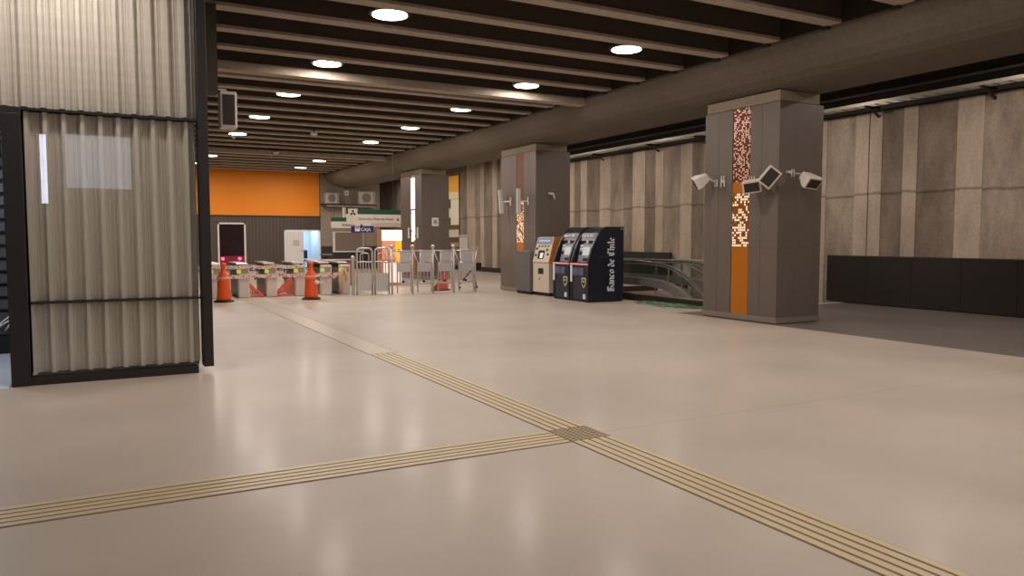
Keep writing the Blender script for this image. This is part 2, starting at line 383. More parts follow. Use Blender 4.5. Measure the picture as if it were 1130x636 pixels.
MB().box(5.06, EY+.02, 0, 6.24, EY+.04, 2.34).build('door_glass', mat('dark_glass', (34, 20, 24), .12), d2)
for x in (5.2, 6.0):
    t = thing('warning_light', 'small glowing red light on the kiosk glass door, %s one' % ('left' if x < 5.5 else 'right'), 'light', (x, EY-.02, .62), 0, 'red lights on the kiosk door')
    MB().lathe([(.07, 0), (.075, .03), (.05, .08)], seg=16).xf(Matrix.Rotation(pi/2, 4, 'X')).build('lens', mat('red_light', (255, 60, 100), .3, emit=9), t, smooth=True)
    MB().lathe([(.09, -.02), (.09, .005)], seg=16).xf(Matrix.Rotation(pi/2, 4, 'X')).build('housing', m_dark, t)
MB().box(5.08, EY-.01, .1, 6.22, EY+.0, .75).build('lower_panel', mat('crimson_panel', (120, 14, 48), .4, emit=.25), d2)
# window frame on the grey wall
b = MB(); b.box(10.72, EY-.09, .9, 10.84, EY-.02, 2.0); b.box(10.84, EY-.09, .9, 12.4, EY-.02, .97); b.box(10.72, EY-.07, 1.96, 12.4, EY-.02, 2.0); b.box(12.36, EY-.07, .97, 12.4, EY-.02, 1.96)
w = struct('window_1', b, m_white); MB().box(10.84, EY-.05, .97, 12.36, EY-.03, 1.96).build('pane', mat('window_pane', (132, 120, 108), .25), w)

# walls out of view that close the hall
m_bw = concrete('wall_plain', (158, 146, 130), .1)
b = MB(); b.box(-7.2, -8, 0, -7, 9.6, 5.6); b.box(-3.2, 14, 0, -3, 40.2, 5.6); struct('wall_left', b, m_bw)
b = MB(); b.box(-7, -8.2, 0, 16.7, -8, 5.6); struct('wall_front', b, m_bw)
# daylit windows high in the wall behind the viewpoint (seen mirrored in the booth glass)
m_day = mat('daylight_pane', (225, 232, 255), .3, emit=14)
m_day2 = mat('daylight_blind', (200, 205, 225), .3, emit=3)
for n, (x0, x1, z0, z1, m) in enumerate([(-1.63, -1.46, 2.7, 4.8, m_day), (-.95, .85, 3.2, 4.85, m_day2), (-3.4, -2.2, 3.2, 4.85, m_day2)]):
    b = MB(); b.box(x0-.06, -8, z0-.06, x1+.06, -7.96, z1+.06); w = struct('window_%d' % (n+2), b, m_black)
    MB().box(x0, -7.96, z0, x1, -7.94, z1).build('pane', m, w)

# ================================================================= LAMPS
m_lamp = mat('lamp_diffuser', (255, 238, 220), .5, emit=14)
m_ring = mat('lamp_ring', (60, 54, 48), .4, .5)
def lamp(x, y, z, label, watts, r=.265, g='round ceiling lamps'):
    t = thing('ceiling_lamp', label, 'ceiling lamp', (x, y, z), 0, g)
    hs = MB().lathe([(r+.01, -.0), (r+.05, .0), (r+.055, .06), (r+.02, .3), (.05, .34)], seg=28).build('housing', m_ring, t, smooth=True)
    MB().lathe([(r, -.015), (r, -.002)], seg=28).build('diffuser', m_lamp, hs)
    MB().tube([(0,0,.3), (0,0,5.5-z)], .02, 6).build('stem', m_ring, t)
    area('lamp_light', (0, 0, -.03), 2*r, watts, parent=t)
LY = [-3.4, .25, 3.9, 7.55, 11.2, 14.85, 18.35, 22.1, 26.0, 29.7, 33.2, 36.7]
for cx, side in ((3.93, 'left'), (8.37, 'right')):
    for i, y in enumerate(LY):
        if side == 'left': seen = i >= 4; n = i-4
        else: seen = i >= 3; n = i-3
        if i == 9: continue
        if i > 9 and seen: n -= 1
        lab = ('round lit ceiling lamp between the ribs, %s from the near end of the %s row' % (ORD[n], side)) if seen else \
              ('round ceiling lamp of the %s row, %s one beyond the near edge of view' % (side, ORD[(3 if side == 'left' else 2)-i]))
        lamp(cx, y, 5.0, lab, HALL_W if y < 20 else HALL_W*1.9)
for i, x in enumerate((-.3, -2.9)):  # unseen lamps added to rake light over the booth folds
    lamp(x, 8.7, 5.0, 'unseen ceiling lamp added close to the top front of the corrugated booth, %s one' % ('right hand' if i == 0 else 'left hand'), HALL_W*.8)
for i, y in enumerate([-2.5, 1.5, 5.3, 9.0, 13.0, 17, 21, 25, 29, 33, 37, 44]):
    lamp(14.4, y, 5.2, 'round ceiling lamp over the side aisle behind the beam, %s along it' % ORD[i], AISLE_W)

# ================================================================= CORRUGATED BOOTH (left)
BY = 9.72
m_perf = None
def perf_mat():
    m, N, L, B = newmat('perforated_sheet')
    g = N.new('ShaderNodeNewGeometry')
    v = N.new('ShaderNodeTexVoronoi'); v.inputs['Scale'].default_value = 90; v.inputs['Randomness'].default_value = 0; L.new(g.outputs['Position'], v.inputs['Vector'])
    r = N.new('ShaderNodeMapRange'); r.inputs[1].default_value = .28; r.inputs[2].default_value = .36; L.new(v.outputs['Distance'], r.inputs[0])
    mx = N.new('ShaderNodeMix'); mx.data_type = 'RGBA'; L.new(r.outputs[0], mx.inputs[0])
    mx.inputs[6].default_value = (*lin((158, 151, 144)), 1); mx.inputs[7].default_value = (*lin((230, 223, 214)), 1)
    L.new(mx.outputs[2], B.inputs['Base Color']); B.inputs['Roughness'].default_value = .4; B.inputs['Metallic'].default_value = .1
    return m
m_perf = perf_mat()
m_pglass = glass('booth_glass', (.98, .985, .98), 1.6)
booth = thing('lift_booth', 'booth clad in folded perforated metal behind glass, black steel frame, left of hall', 'booth', (0, BY, 0))
def sheet(x0, x1, z0, z1, name='corrugated_sheet', phase=0):
    pit = .178; b = MB(); pts = []
    x = x0; i = 0
    prof = [(0, .0), (.2, .0), (.34, .08), (.56, .06), (.6, .05), (.64, .06), (.86, .08)]
    while x < x1:
        for u, d in prof:
            xx = x+u*pit
            if xx <= x1: pts.append((xx, .05+d))
        x += pit
    vs = [(px, py, z0) for px, py in pts]+[(px, py, z1) for px, py in pts]; n = len(pts)
    b.add(vs, [(i, i+1, i+1+n, i+n) for i in range(n-1)]); return b.build(name, m_perf, booth, solid=.004)
sheet(-3.4, 1.03, 3.03, 5.15); sheet(-.72, 1.0, .915, 2.98); sheet(-.72, .99, .12, .885)
for (x0, x1, z0, z1) in ((-3.4, 1.05, 3.02, 5.15), (-.72, 1.02, .912, 2.99), (-.72, 1.01, .10, .89)):
    MB().box(x0, .012, z0, x1, .022, z1).build('glass_pane', m_pglass, booth)
m_clip = mat('trim_beige', (150, 138, 120), .5)
MB().box(-3.4, .0, 2.988, 1.05, .16, 3.012).build('joint_rail', m_black, booth); MB().box(-.72, .0, .888, 1.02, .16, .908).build('joint_rail', m_black, booth)
MB().box(-.9, -.04, .0, .96, .16, .085).build('plinth', m_black, booth)
MB().box(-.92, -.05, 0, -.74, .2, 2.94).build('left_post', m_black, booth, bevel=.005)
MB().box(-3.4, -.02, 2.86, -.74, .2, 2.985).build('lintel', m_black, booth)
MB().box(1.02, -.05, .07, 1.13, .22, 5.3).build('right_post', m_black, booth, bevel=.005)
MB().box(-3.3, .5, 3.1, 1.0, 2.3, 5.1).box(-.7, .3, .05, 1.0, 2.3, 3.1).build('core', m_dark, booth)
MB().box(.95, 2.1, 3.72, 1.53, 2.4, 4.98).build('bracket_wall', mat('olive_dark', (78, 70, 58), .7), booth)
# lift landing at far left: pale plate, slatted shutter
MB().box(-3.0, -.18, -.0, -.94, 1.95, .012).box(-3.0, 1.97, 0, -.94, 3.1, .012).build('threshold_plate', mat('pale_plate', (205, 205, 215), .35), booth)
b = MB()
z = .02
while z < 2.9:
    b.prism([(3.25, z), (3.2, z+.03), (3.2, z+.15), (3.25, z+.17)], -3.0, -.75, 'x'); z += .185
b.build('slat_shutter', mat('shutter_grey', (98, 96, 98), .4, .5), booth)
MB().box(-3.1, 3.26, 0, -.7, 3.35, 3).build('shutter_back', m_dark, booth)
MB().box(-.78, .22, .1, -.71, 3.3, 3.0).build('side_lining', m_dark, booth)
area('landing_fill', (-1.9, 11.3, 2.8), .8, 60, (.8, .88, 1), shape='SQUARE')  # unseen cool area light added to brighten the landing

t = thing('tool_box', 'small black box with a white cord looped above it in the booth opening', 'box', (-1.19, 12.62, .013))
MB().box(-.2, -.13, 0, .13, .13, .26).build('box_body', m_rubber, t, bevel=.02)
MB().box(-.21, -.14, .26, .14, .14, .31).build('lid', mat('soft_black', (44, 40, 40), .5), t, bevel=.015)
b = MB()
b.tube([(-.16, -.05, .31), (-.1, -.08, .42), (0, -.05, .5), (.06, 0, .62), (.09, .02, .9)], .014, 6)
b.tube([(-.05, -.1, .31), (.02, -.1, .42), (.05, -.05, .52), (.1, 0, .65), (.11, .02, .92)], .014, 6)
b.tube([(.1, -.1, .31), (.1, -.12, .42), (.03, -.1, .47), (-.08, -.1, .4), (-.17, -.06, .33)], .014, 6)
b.build('cord', m_white, t, smooth=True)

# ================================================================= LOUDSPEAKERS
m_spk = mat('speaker_white', (222, 214, 205), .45); m_grille = mat('speaker_grille', (58, 48, 44), .7)
def speaker(loc, rot, label, w=.34, h=.24, d=.3, wall_dir=None, wallpt=None):
    """flared cabinet whose mouth looks along local -Y; a bracket goes to the wall point"""
    t = thing('loudspeaker', label, 'loudspeaker', loc, 0, 'loudspeakers on the pillars')
    R = Matrix.Rotation(rot[2], 4, 'Z') @ Matrix.Rotation(rot[0], 4, 'X') @ Matrix.Rotation(rot[1], 4, 'Y')
    b = MB(); a = .55
    f = [(-w/2, -d/2, -h/2), (w/2, -d/2, -h/2), (w/2, -d/2, h/2), (-w/2, -d/2, h/2)]
    m_ = [(-w/2*.97, -d*.2, -h/2*.97), (w/2*.97, -d*.2, -h/2*.97), (w/2*.97, -d*.2, h/2*.97), (-w/2*.97, -d*.2, h/2*.97)]
    k = [(-w/2*a, d/2, -h/2*a), (w/2*a, d/2, -h/2*a), (w/2*a, d/2, h/2*a), (-w/2*a, d/2, h/2*a)]
    b.add(f+m_+k, [(0,1,2,3)]+[(i, i+4, (i+1) % 4+4, (i+1) % 4) for i in range(4)]+[(i+4, i+8, (i+1) % 4+8, (i+1) % 4+4) for i in range(4)]+[(8,11,10,9)])
    cab = b.xf(R).build('cabinet', m_spk, t, bevel=.012)
    MB().box(-w/2+.035, -d/2-.008, -h/2+.035, w/2-.035, -d/2+.01, h/2-.035).xf(R).build('grille', m_grille, cab)
    if wallpt:
        p = Vector(wallpt)-Vector(loc); s = R @ Vector((0, d/2, 0)); n = Vector(wall_dir)
        q = MB(); q.tube([s*.9, s*.5+p*.5+n*.02, p], .014, 8)
        u = n.cross(Vector((0,0,1)))
        q2 = MB(); c = p
        for sg in (-1, 1):
            q2.tube([c+u*.03*sg-Vector((0,0,.07)), c+u*.03*sg+Vector((0,0,.07))], .012, 6)
        q.build('arm', m_spk, t, smooth=True); q2.build('mount', m_white, t)
    return t

# ================================================================= PILLARS
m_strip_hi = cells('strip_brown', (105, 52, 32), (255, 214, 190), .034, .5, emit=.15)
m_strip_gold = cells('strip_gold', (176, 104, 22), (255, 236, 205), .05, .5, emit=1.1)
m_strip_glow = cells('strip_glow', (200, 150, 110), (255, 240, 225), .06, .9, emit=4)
m_gold = mat('gold_panel', (196, 118, 22), .35, .3)
m_plinth = mat('pillar_plinth', (150, 138, 128), .4, .4)
m_cap = concrete('pillar_cap', (150, 138, 120), .1, streak=False)
def pillar(y0, y1, label, style):
    t = thing('pillar', label, 'pillar', ((PX0+PX1)/2, (y0+y1)/2, 0), 0, 'clad pillars under the beam')
    hx = (PX1-PX0)/2; hy = (y1-y0)/2; g = .003; T = 4.15
    MB().box(-hx+.03, -hy+.03, .0, hx-.03, hy-.03, 4.16).build('core', mat('pillar_core', (78, 70, 64), .7), t)
    s0, s1 = -hy+.72, -hy+1.18
    b = MB()
    for (a, c) in ((-hy, -hy+.42), (-hy+.42, s0), (s1, s1+.38), (s1+.38, hy)):
        for (z0, z1) in ((.12, 1.45), (1.45, T)): b.box(-hx, a+g, z0+g/2, -hx+.03, c-g, z1-g/2)
    for (a, c) in ((-hx, -hx+.46), (-hx+.46, hx-.2), (hx-.2, hx)):
        for (z0, z1) in ((.12, 1.45), (1.45, T)):
            b.box(a+g/2, -hy-.0, z0+g/2, c-g/2, -hy+.03, z1-g/2); b.box(a+g, hy-.03, z0+g/2, c-g, hy, z1-g/2)
    for (z0, z1) in ((.12, 1.45), (1.45, T)): b.box(hx-.03, -hy+.03, z0+g/2, hx, hy-.03, z1-g/2)
    b.build('cladding', m_clad, t)
    MB().box(-hx-.015, -hy-.015, .015, hx+.015, hy+.015, .12).build('plinth', m_plinth, t)
    MB().box(-hx+.02, -hy+.02, .0, hx-.02, hy-.02, .015).build('foot', m_rubber, t)
    MB().box(-hx+.0, -hy+.0, T+.01, hx-.12, hy-.05, 4.352).build('cap', m_cap, t)
    x = -hx+.008
    if style == 1: segs = [(.12, 1.45, m_gold), (1.45, 2.5, m_strip_gold), (2.5, 2.72, m_gold), (2.72, T, m_strip_hi)]
    elif style == 2: segs = [(.12, 1.5, m_gold), (1.5, 2.75, m_strip_gold), (2.75, T, mat('strip_dull', (120, 78, 50), .5, .3))]
    else: segs = [(.12, 1.5, m_gold), (1.5, 2.75, m_strip_glow), (2.82, 4.05, mat('strip_lit', (255, 240, 225), .4, emit=4)), (4.06, T, m_gold)]
    for z0, z1, m in segs: MB().box(x, s0+.01, z0, x+.02, s1-.01, z1).build('mosaic_strip', m, t)
    return t
pillar(10.09, 12.05, 'nearest big brown clad pillar with gold mosaic strip, right of the bank machines', 1)
pillar(19.05, 21.25, 'middle brown clad pillar behind the ticket machine', 2)
pillar(28.0, 30.35, 'farthest brown clad pillar behind the gates with a glowing white strip', 3)
pillar(1.1, 3.1, 'brown clad pillar out of view to the right of the viewpoint', 1)

# loudspeakers on pillar one
speaker((10.80, 11.88, 2.80), (radians(30), radians(15), radians(-128)), 'white loudspeaker on the far left corner of the nearest pillar', wallpt=(11.05, 11.72, 2.74), wall_dir=(-1,0,0))
speaker((10.80, 10.50, 2.62), (radians(22), radians(-8), radians(-48)), 'white loudspeaker tilted down, beside the gold strip of the nearest pillar', wallpt=(11.05, 10.72, 2.74), wall_dir=(-1,0,0))
speaker((10.78, 10.08, 2.74), (radians(8), radians(-52), radians(-38)), 'white loudspeaker rolled on edge at the near corner of the nearest pillar', .37, .27, wallpt=(11.05, 10.3, 2.74), wall_dir=(-1,0,0))
speaker((11.50, 9.78, 2.70), (radians(38), radians(6), radians(-6)), 'white loudspeaker tilted down on the right face of the nearest pillar', wallpt=(11.42, 10.09, 2.84), wall_dir=(0,-1,0))
t = thing('wall_bracket', 'empty white twin bar bracket left of the strip on the nearest pillar', 'bracket', (11.05, 11.5, 2.76))
MB().tube([(-.03, -.045, -.11), (-.03, -.03, .11)], .013).tube([(-.03, .045, -.11), (-.03, .03, .11)], .013).build('bar', m_white, t)
MB().box(-.03, -.05, -.02, 0, .05, .02).build('mount', m_white, t)
t = thing('wall_bracket', 'small white junction bracket on the right face of the nearest pillar', 'bracket', (11.3, 10.09, 2.85))
MB().box(-.055, -.05, -.022, .055, 0, .022).build('mount', m_spk, t)
MB().tube([(.0, -.05, 0), (.0, -.06, -.04)], .008).build('bar', m_white, t)
# column speakers on pillar two
def column_speaker(loc, tilt, label, wy):
    t = thing('column_speaker', label, 'loudspeaker', loc, 0, 'slim column loudspeakers on the middle pillar')
    R = Matrix.Rotation(tilt, 4, 'X')
    MB().box(-.06, -.035, -.37, .06, .035, .37).xf(R).build('cabinet', m_white, t, bevel=.015)
    MB().box(-.067, -.025, -.34, -.06, .025, .34).xf(R).build('grille', mat('light_grille', (205, 196, 188), .6), t)
    MB().tube([(.06, 0, 0), (PX0-loc[0], wy, 0)], .018).tube([(PX0-loc[0]-.02, wy, -.12), (PX0-loc[0]-.02, wy, .12)], .028).build('arm', m_spk, t)
column_speaker((10.85, 20.85, 2.75), radians(-9), 'slim white column loudspeaker tilted at the left edge of the middle pillar', -.3)
column_speaker((10.85, 19.72, 2.72), 0, 'slim white upright column loudspeaker over the mosaic strip of the middle pillar', -.25)
t = thing('wall_bracket', 'small white angled bracket on the right face of the middle pillar', 'bracket', (11.55, 19.05, 2.9))
MB().tube([(-.1, -.05, .03), (.05, -.06, .03), (.1, -.06, -.12)], .025).build('bar', m_white, t)
MB().box(-.04, -.05, -.01, .04, 0, .05).build('mount', m_white, t)
for i, yy in enumerate((28.35, 29.35)):
    t = thing('wall_bracket', 'tiny white bar bracket %s of the glowing strip on the farthest pillar' % ('right' if i == 0 else 'left'), 'bracket', (11.05, yy, 1.85))
    MB().box(-.06, -.05, -.22, -.02, .05, .22).build('bar', m_white, t); MB().box(-.03, -.03, -.05, 0, .03, .05).build('mount', m_white, t)
t = thing('wall_notice', 'small white sign on the right face of the farthest pillar', 'sign', (11.62, 28.0, 2.28))
MB().box(-.14, -.03, -.17, .14, 0, .17).build('board', m_white, t, bevel=.005); MB().box(-.07, -.034, -.07, .07, -.03, .08).build('symbol', mat('sign_grey', (150, 150, 155), .5), t)
# cabinet speaker on the booth bracket
t = thing('loudspeaker', 'boxy loudspeaker with dark grille and white frame hanging beside the booth', 'loudspeaker', (1.68, 12.0, 3.5))
MB().box(-.12, -.1, -.27, .12, .12, .27).build('cabinet', m_spk, t, bevel=.02)
MB().box(-.085, -.11, -.22, .085, -.095, .22).build('grille', m_grille, t)
MB().tube([(.04, 0, -.27), (.04, 0, -.37), (.09, 0, -.4)], .015).tube([(-.02, 0, .26), (-.02, 0, .3), (-.08, 0, .3), (-.153, .0, .3)], .014).build('bracket', m_spk, t)

# ================================================================= CABLE TRAY on right wall
tray = thing('cable_tray', 'long galvanised cable tray on brackets along the top of the concrete wall', 'cable tray', (16.0, 0, 4.76))
b = MB()
b.box(-.02, -8, 0, .0, 27.6, .075); b.box(.3, -8, 0, .32, 27.6, .075)
y = -8
while y < 27.5: b.box(0, y, 0, .3, y+.04, .012); y += .3
b.build('tray_rail', mat('galvanised', (176, 166, 150), .4, .3), tray)
for i, y in enumerate([-4, -1.5, 1, 3.5, 6.5, 9.3, 12, 15, 17.9, 20.2, 23.4, 26]):
    MB().box(-.03, y, -.05, .5, y+.05, 0).prism([(.15, -.05), (.5, -.25), (.5, -.2), (.2, -.05)], y, y+.05, 'y').build('bracket', m_dark, tray)
t = tag(MB().tube([(16.1, -8, 5.05), (16.1, 28, 5.05)], .035, 10).build('conduit_pipe', mat('pipe_dark', (70, 60, 52), .5), smooth=True), 'upper dark pipe above the cable tray on the right wall', 'pipe')
tag(MB().tube([(15.75, -8, 5.22), (15.75, 28, 5.22)], .03, 10).build('conduit_pipe', mat('pipe_brown', (84, 72, 62), .5), smooth=True), 'thin brown pipe in front of the upper dark pipe, over the aisle', 'pipe')

# ================================================================= TICKET MACHINE, GREY BOX, ATMS
# grey box
t = thing('grey_cabinet', 'grey corrugated metal cabinet left of the ticket machine', 'cabinet', (10.92, 19.36, 0))
b = MB(); b.box(-.12, -.42, .08, .1, .42, 1.24)
yy = -.42
while yy < .41: b.box(-.135, yy+.006, .1, -.12, yy+.03, 1.22); yy += .035
b.build('body', mat('cabinet_grey', (128, 126, 124), .45, .3), t)
MB().box(-.1, -.4, 0, .08, .4, .08).build('base', m_rubber, t)
MB().box(-.14, -.43, 1.24, .11, .43, 1.265).build('lid', m_steel_mat, t)
# ticket machine (front looks to -X)
t = thing('ticket_machine', 'cream and orange ticket machine with blue header beside the grey cabinet', 'ticket machine', (10.85, 18.42, 0))
D = .5; Wd = .44
prof = [(0, .1), (0, .93), (-.02, .95), (.1, 1.4), (.16, 1.64), (.2, 1.66), (D, 1.66), (D, .1)]
MB().prism(prof, -Wd, Wd, 'y').build('body', mat('ticket_cream', (214, 200, 182), .4), t, bevel=.008)
prof2 = [(-.01, .93), (.1, 1.41), (.17, 1.66), (D+.005, 1.67), (D+.005, .93)]
MB().prism(prof2, -Wd-.022, -Wd, 'y').build('side_panel', mat('ticket_orange', (214, 132, 52), .45), t)
MB().box(.04, -Wd+.02, 0, D-.02, Wd-.02, .1).build('base', m_rubber, t)
fr = Vector((.12, 0, .45)).normalized(); fn = Vector((-.45, 0, .12)).normalized()
def onfront(y, s): return Vector((-.02, y, .95)) + fr*s
def fpatch(name, y0, y1, s0, s1, m, th=.012):
    a = onfront(y0, s0); b_ = onfront(y1, s0); c = onfront(y1, s1); d = onfront(y0, s1)
    MB().add([a, b_, c, d, a+fn*th, b_+fn*th, c+fn*th, d+fn*th], [(0,1,2,3),(7,6,5,4),(0,4,5,1),(1,5,6,2),(2,6,7,3),(3,7,4,0)]).build(name, m, t)
fpatch('header', -.4, .4, .53, .71, mat('header_blue', (118, 150, 190), .3)); fpatch('header_text', -.3, .3, .6, .645, mat('header_white', (200, 215, 235), .4), .015)
fpatch('screen_frame', -.12, .2, .1, .34, m_rubber); fpatch('screen', -.08, .07, .12, .27, mat('ticket_screen', (220, 225, 230), .2, emit=.5), .016)
for i in range(4): fpatch('button', -.3+i*.17, -.24+i*.17, .44, .49, mat('button_brown', (120, 90, 80), .5), .016)
for (y0, s0) in ((.28, .17), (-.36, .2), (-.28, .33), (.3, .36)): fpatch('coin_slot', y0, y0+.08, s0, s0+.06, m_rubber, .014)
MB().box(-.012, -.14, .62, 0, .13, .78).build('tray', m_rubber, t)
MB().lathe([(.02, 0), (.02, .02)], seg=12).xf(Matrix.Translation((0, .06, .48)) @ Matrix.Rotation(-pi/2, 4, 'Y')).build('lock', m_rubber, t)
MB().box(-.004, -.42, .925, .0, .42, .945).build('seam', mat('seam_brown', (140, 124, 112), .6), t)

# blackletter strokes drawn with a slanted broad pen
GL = {
 'B': (.62, [[(.1,0),(.1,1)], [(-.02,.92),(.4,1.0),(.55,.82),(.22,.56)], [(.22,.56),(.6,.42),(.55,.1),(.3,0),(-.02,.08)], [(.28,.2),(.28,.9)]]),
 'a': (.42, [[(.02,.56),(.2,.66),(.34,.55),(.34,.08),(.42,.02)], [(.34,.36),(.06,.3),(.04,.1),(.16,.0),(.34,.12)]]),
 'n': (.46, [[(0,.6),(.08,.62),(.08,.0)], [(.08,.5),(.26,.64),(.38,.54),(.38,.06),(.44,0)]]),
 'c': (.38, [[(.32,.56),(.2,.64),(.05,.52),(.05,.14),(.17,0),(.33,.08)]]),
 'o': (.42, [[(.2,.64),(.04,.52),(.04,.12),(.2,0)], [(.2,.64),(.37,.5),(.37,.14),(.2,0)]]),
 'd': (.44, [[(.2,.6),(.04,.48),(.04,.12),(.2,0),(.38,.12),(.38,.5),(.08,.95)], [(.2,.6),(.38,.5)]]),
 'e': (.38, [[(.05,.32),(.32,.44),(.2,.64),(.05,.5),(.05,.14),(.17,0),(.33,.08)]]),
 'C': (.6, [[(.56,.85),(.34,1.0),(.08,.8),(.08,.2),(.3,0),(.56,.14)], [(.32,.18),(.32,.82)], [(.3,1.0),(.5,1.08)]]),
 'h': (.44, [[(.02,1.0),(.08,.96),(.08,0)], [(.08,.5),(.26,.64),(.38,.5),(.36,.05),(.28,-.12)]]),
 'i': (.22, [[(.02,.6),(.1,.62),(.1,.06),(.18,0)], [(.06,.82),(.14,.9)]]),
 'l': (.22, [[(.02,1.0),(.1,.96),(.1,.06),(.18,0)]]),
 ' ': (.3, [])}
def blackletter(name, s, M, h, m, parent, pen=.16):
    b = MB(); x = 0; pv = Vector((cos(radians(38)), sin(radians(38)), 0))*pen*h*.5
    for ch in s:
        w, strokes = GL[ch]
        for st in strokes:
            for p, q in zip(st[:-1], st[1:]):
                a = Vector(((x+p[0])*h, p[1]*h, 0)); c = Vector(((x+q[0])*h, q[1]*h, 0))
                vs = [a-pv, a+pv, c+pv, c-pv]; b.add([M @ v for v in vs], [(0,1,2,3)])
        x += w+.1
    return b.build(name, m, parent)
m_navy = mat('atm_navy', (27, 31, 46), .32, noise=.08, scale=2); m_navy2 = mat('atm_panel', (40, 44, 60), .35)
m_text = mat('lettering_white', (236, 236, 236), .5); m_atmgrey = mat('atm_fascia', (150, 152, 158), .4); m_red = mat('atm_red', (205, 52, 52), .4)
m_shield = mat('shield_cream', (214, 204, 160), .4)
def atm(y0, y1, label, side_text):
    """front looks to -X; local x = depth, y = width"""
    cy = (y0+y1)/2; hw = (y1-y0)/2
    t = thing('bank_machine', label, 'cash machine', (10.68, cy, 0), 0, 'navy bank machines')
    side = [(0, .03), (0, .98), (.0, 1.02), (.04, 1.15), (.12, 1.36), (.22, 1.57), (.33, 1.74), (.45, 1.86), (.57, 1.92), (1.1, 1.92), (1.1, .03)]
    # two side cheeks, and a recessed middle
    MB().prism(side, -hw, -hw+.07, 'y').build('side_cheek', m_navy, t, bevel=.01)
    MB().prism(side, hw-.07, hw, 'y').build('side_cheek', m_navy, t, bevel=.01)
    mid = [(.02, .05), (.02, .94), (.1, .97), (.16, 1.0), (.26, 1.45), (.29, 1.5), (.26, 1.56), (.36, 1.76), (.5, 1.87), (.58, 1.9), (1.08, 1.9), (1.08, .05)]
    MB().prism(mid, -hw+.07, hw-.07, 'y').build('body', m_navy2, t)
    MB().box(.03, -hw+.02, 0, 1.08, hw-.02, .04).build('base', m_rubber, t)
    MB().box(-.012, -hw+.0, .93, .01, hw-.0, .995).build('red_band', [m_red], t)
    MB().box(-.016, -hw+.0, .95, -.011, hw-.0, .975).build('white_band', m_text, t)
    MB().box(-.012, hw-.1, .5, -.0, hw-.02, .93).build('white_edge', m_text, t)
    # fascia on slanted part between (.16,1.0) and (.26,1.45)
    a0 = Vector((.155, 0, 1.0)); r = Vector((.1, 0, .45)).normalized(); n = Vector((-.45, 0, .1)).normalized()
    def pt(name, ya, yb, s0, s1, m, th):
        q = [a0+r*s0+Vector((0, ya, 0)), a0+r*s0+Vector((0, yb, 0)), a0+r*s1+Vector((0, yb, 0)), a0+r*s1+Vector((0, ya, 0))]
        MB().add(q+[v+n*th for v in q], [(0,1,2,3),(7,6,5,4),(0,4,5,1),(1,5,6,2),(2,6,7,3),(3,7,4,0)]).build(name, m, t)
    pt('fascia', -hw+.09, hw-.12, 0, .46, m_atmgrey, .015)
    pt('screen', -.18, .12, .18, .4, mat('atm_screen', (205, 210, 215), .2, emit=.35), .03)
    pt('keypad', -.14, .05, .04, .11, m_rubber, .03); pt('card_slot', .14, .26, .2, .27, m_rubber, .025); pt('receipt_slot', .14, .26, .32, .38, mat('slot_light', (225, 225, 225), .4), .025)
    pt('light_trim', .13, .27, .42, .455, m_text, .02)
    # header strip text
    Mh = frame((.30, .3, 1.65), (0, -1, 0), Vector((.22, 0, .36)))
    Mh = Matrix.Translation(Vector((-.02, 0, .012))) @ Mh
    blackletter('header_lettering', 'Banco de Chile', Mh, .075, m_text, t, .22)
    # small emblem under header
    MB().box(.25, -.04, 1.5, .262, .04, 1.56).build('emblem', m_text, t)
    # service door, shield
    sp = MB().box(.005, -.2, .66, .02, .3, .88).build('service_panel', mat('atm_window', (70, 76, 96), .2), t)
    [MB().box(-.001, ya, .69, .01, ya+.22, .86).build('drawer', mat('atm_window2', (96, 102, 124), .2), sp) for ya in (-.2, .06)]
    sh = [(-.3, .62), (-.3+.17, .62), (-.3+.18, .5), (-.3+.14, .41), (-.3+.085, .36), (-.3+.03, .41), (-.31, .5)]
    shd = MB().prism([(a, c) for a, c in sh], -.004, .02, 'x').build('shield', m_shield, t)
    MB().prism([(-.285, .57), (-.215, .6), (-.145, .57), (-.15, .47), (-.215, .4), (-.28, .47)], -.007, .0, 'x', 0).build('shield_emblem', m_navy, shd)
    MB().prism([(-.24, .5), (-.19, .5), (-.18, .56), (-.215, .54), (-.25, .56)], -.01, -.006, 'x').build('shield_mark', m_shield, shd)
    MB().box(.0, -.28, .08, .02, -.18, .2).build('white_label', m_text, t)
    MB().box(.3, -hw-.003, 1.14, .62, -hw+.0, 1.15).build('handle_groove', mat('groove_grey', (80, 84, 100), .4), t)
    if side_text:
        z0 = .27
        for word in ('Banco', 'de', 'Chile'):
            M = frame((.8, -hw-.004, z0), (0, 0, 1), (-1, 0, 0))
            blackletter('side_lettering', word, M, .205, m_text, t, .2)
            z0 += (sum(GL[c][0]+.1 for c in word)+.3)*.205
        MB().box(1.0, -hw-.004, 1.84, 1.07, -hw, 1.88).build('corner_label', m_steel_mat, t)
    return t
atm(15.8, 16.62, 'navy bank machine with large white blackletter writing on its side', True)
atm(16.68, 17.48, 'navy bank machine squeezed between the ticket machine and the lettered one', False)

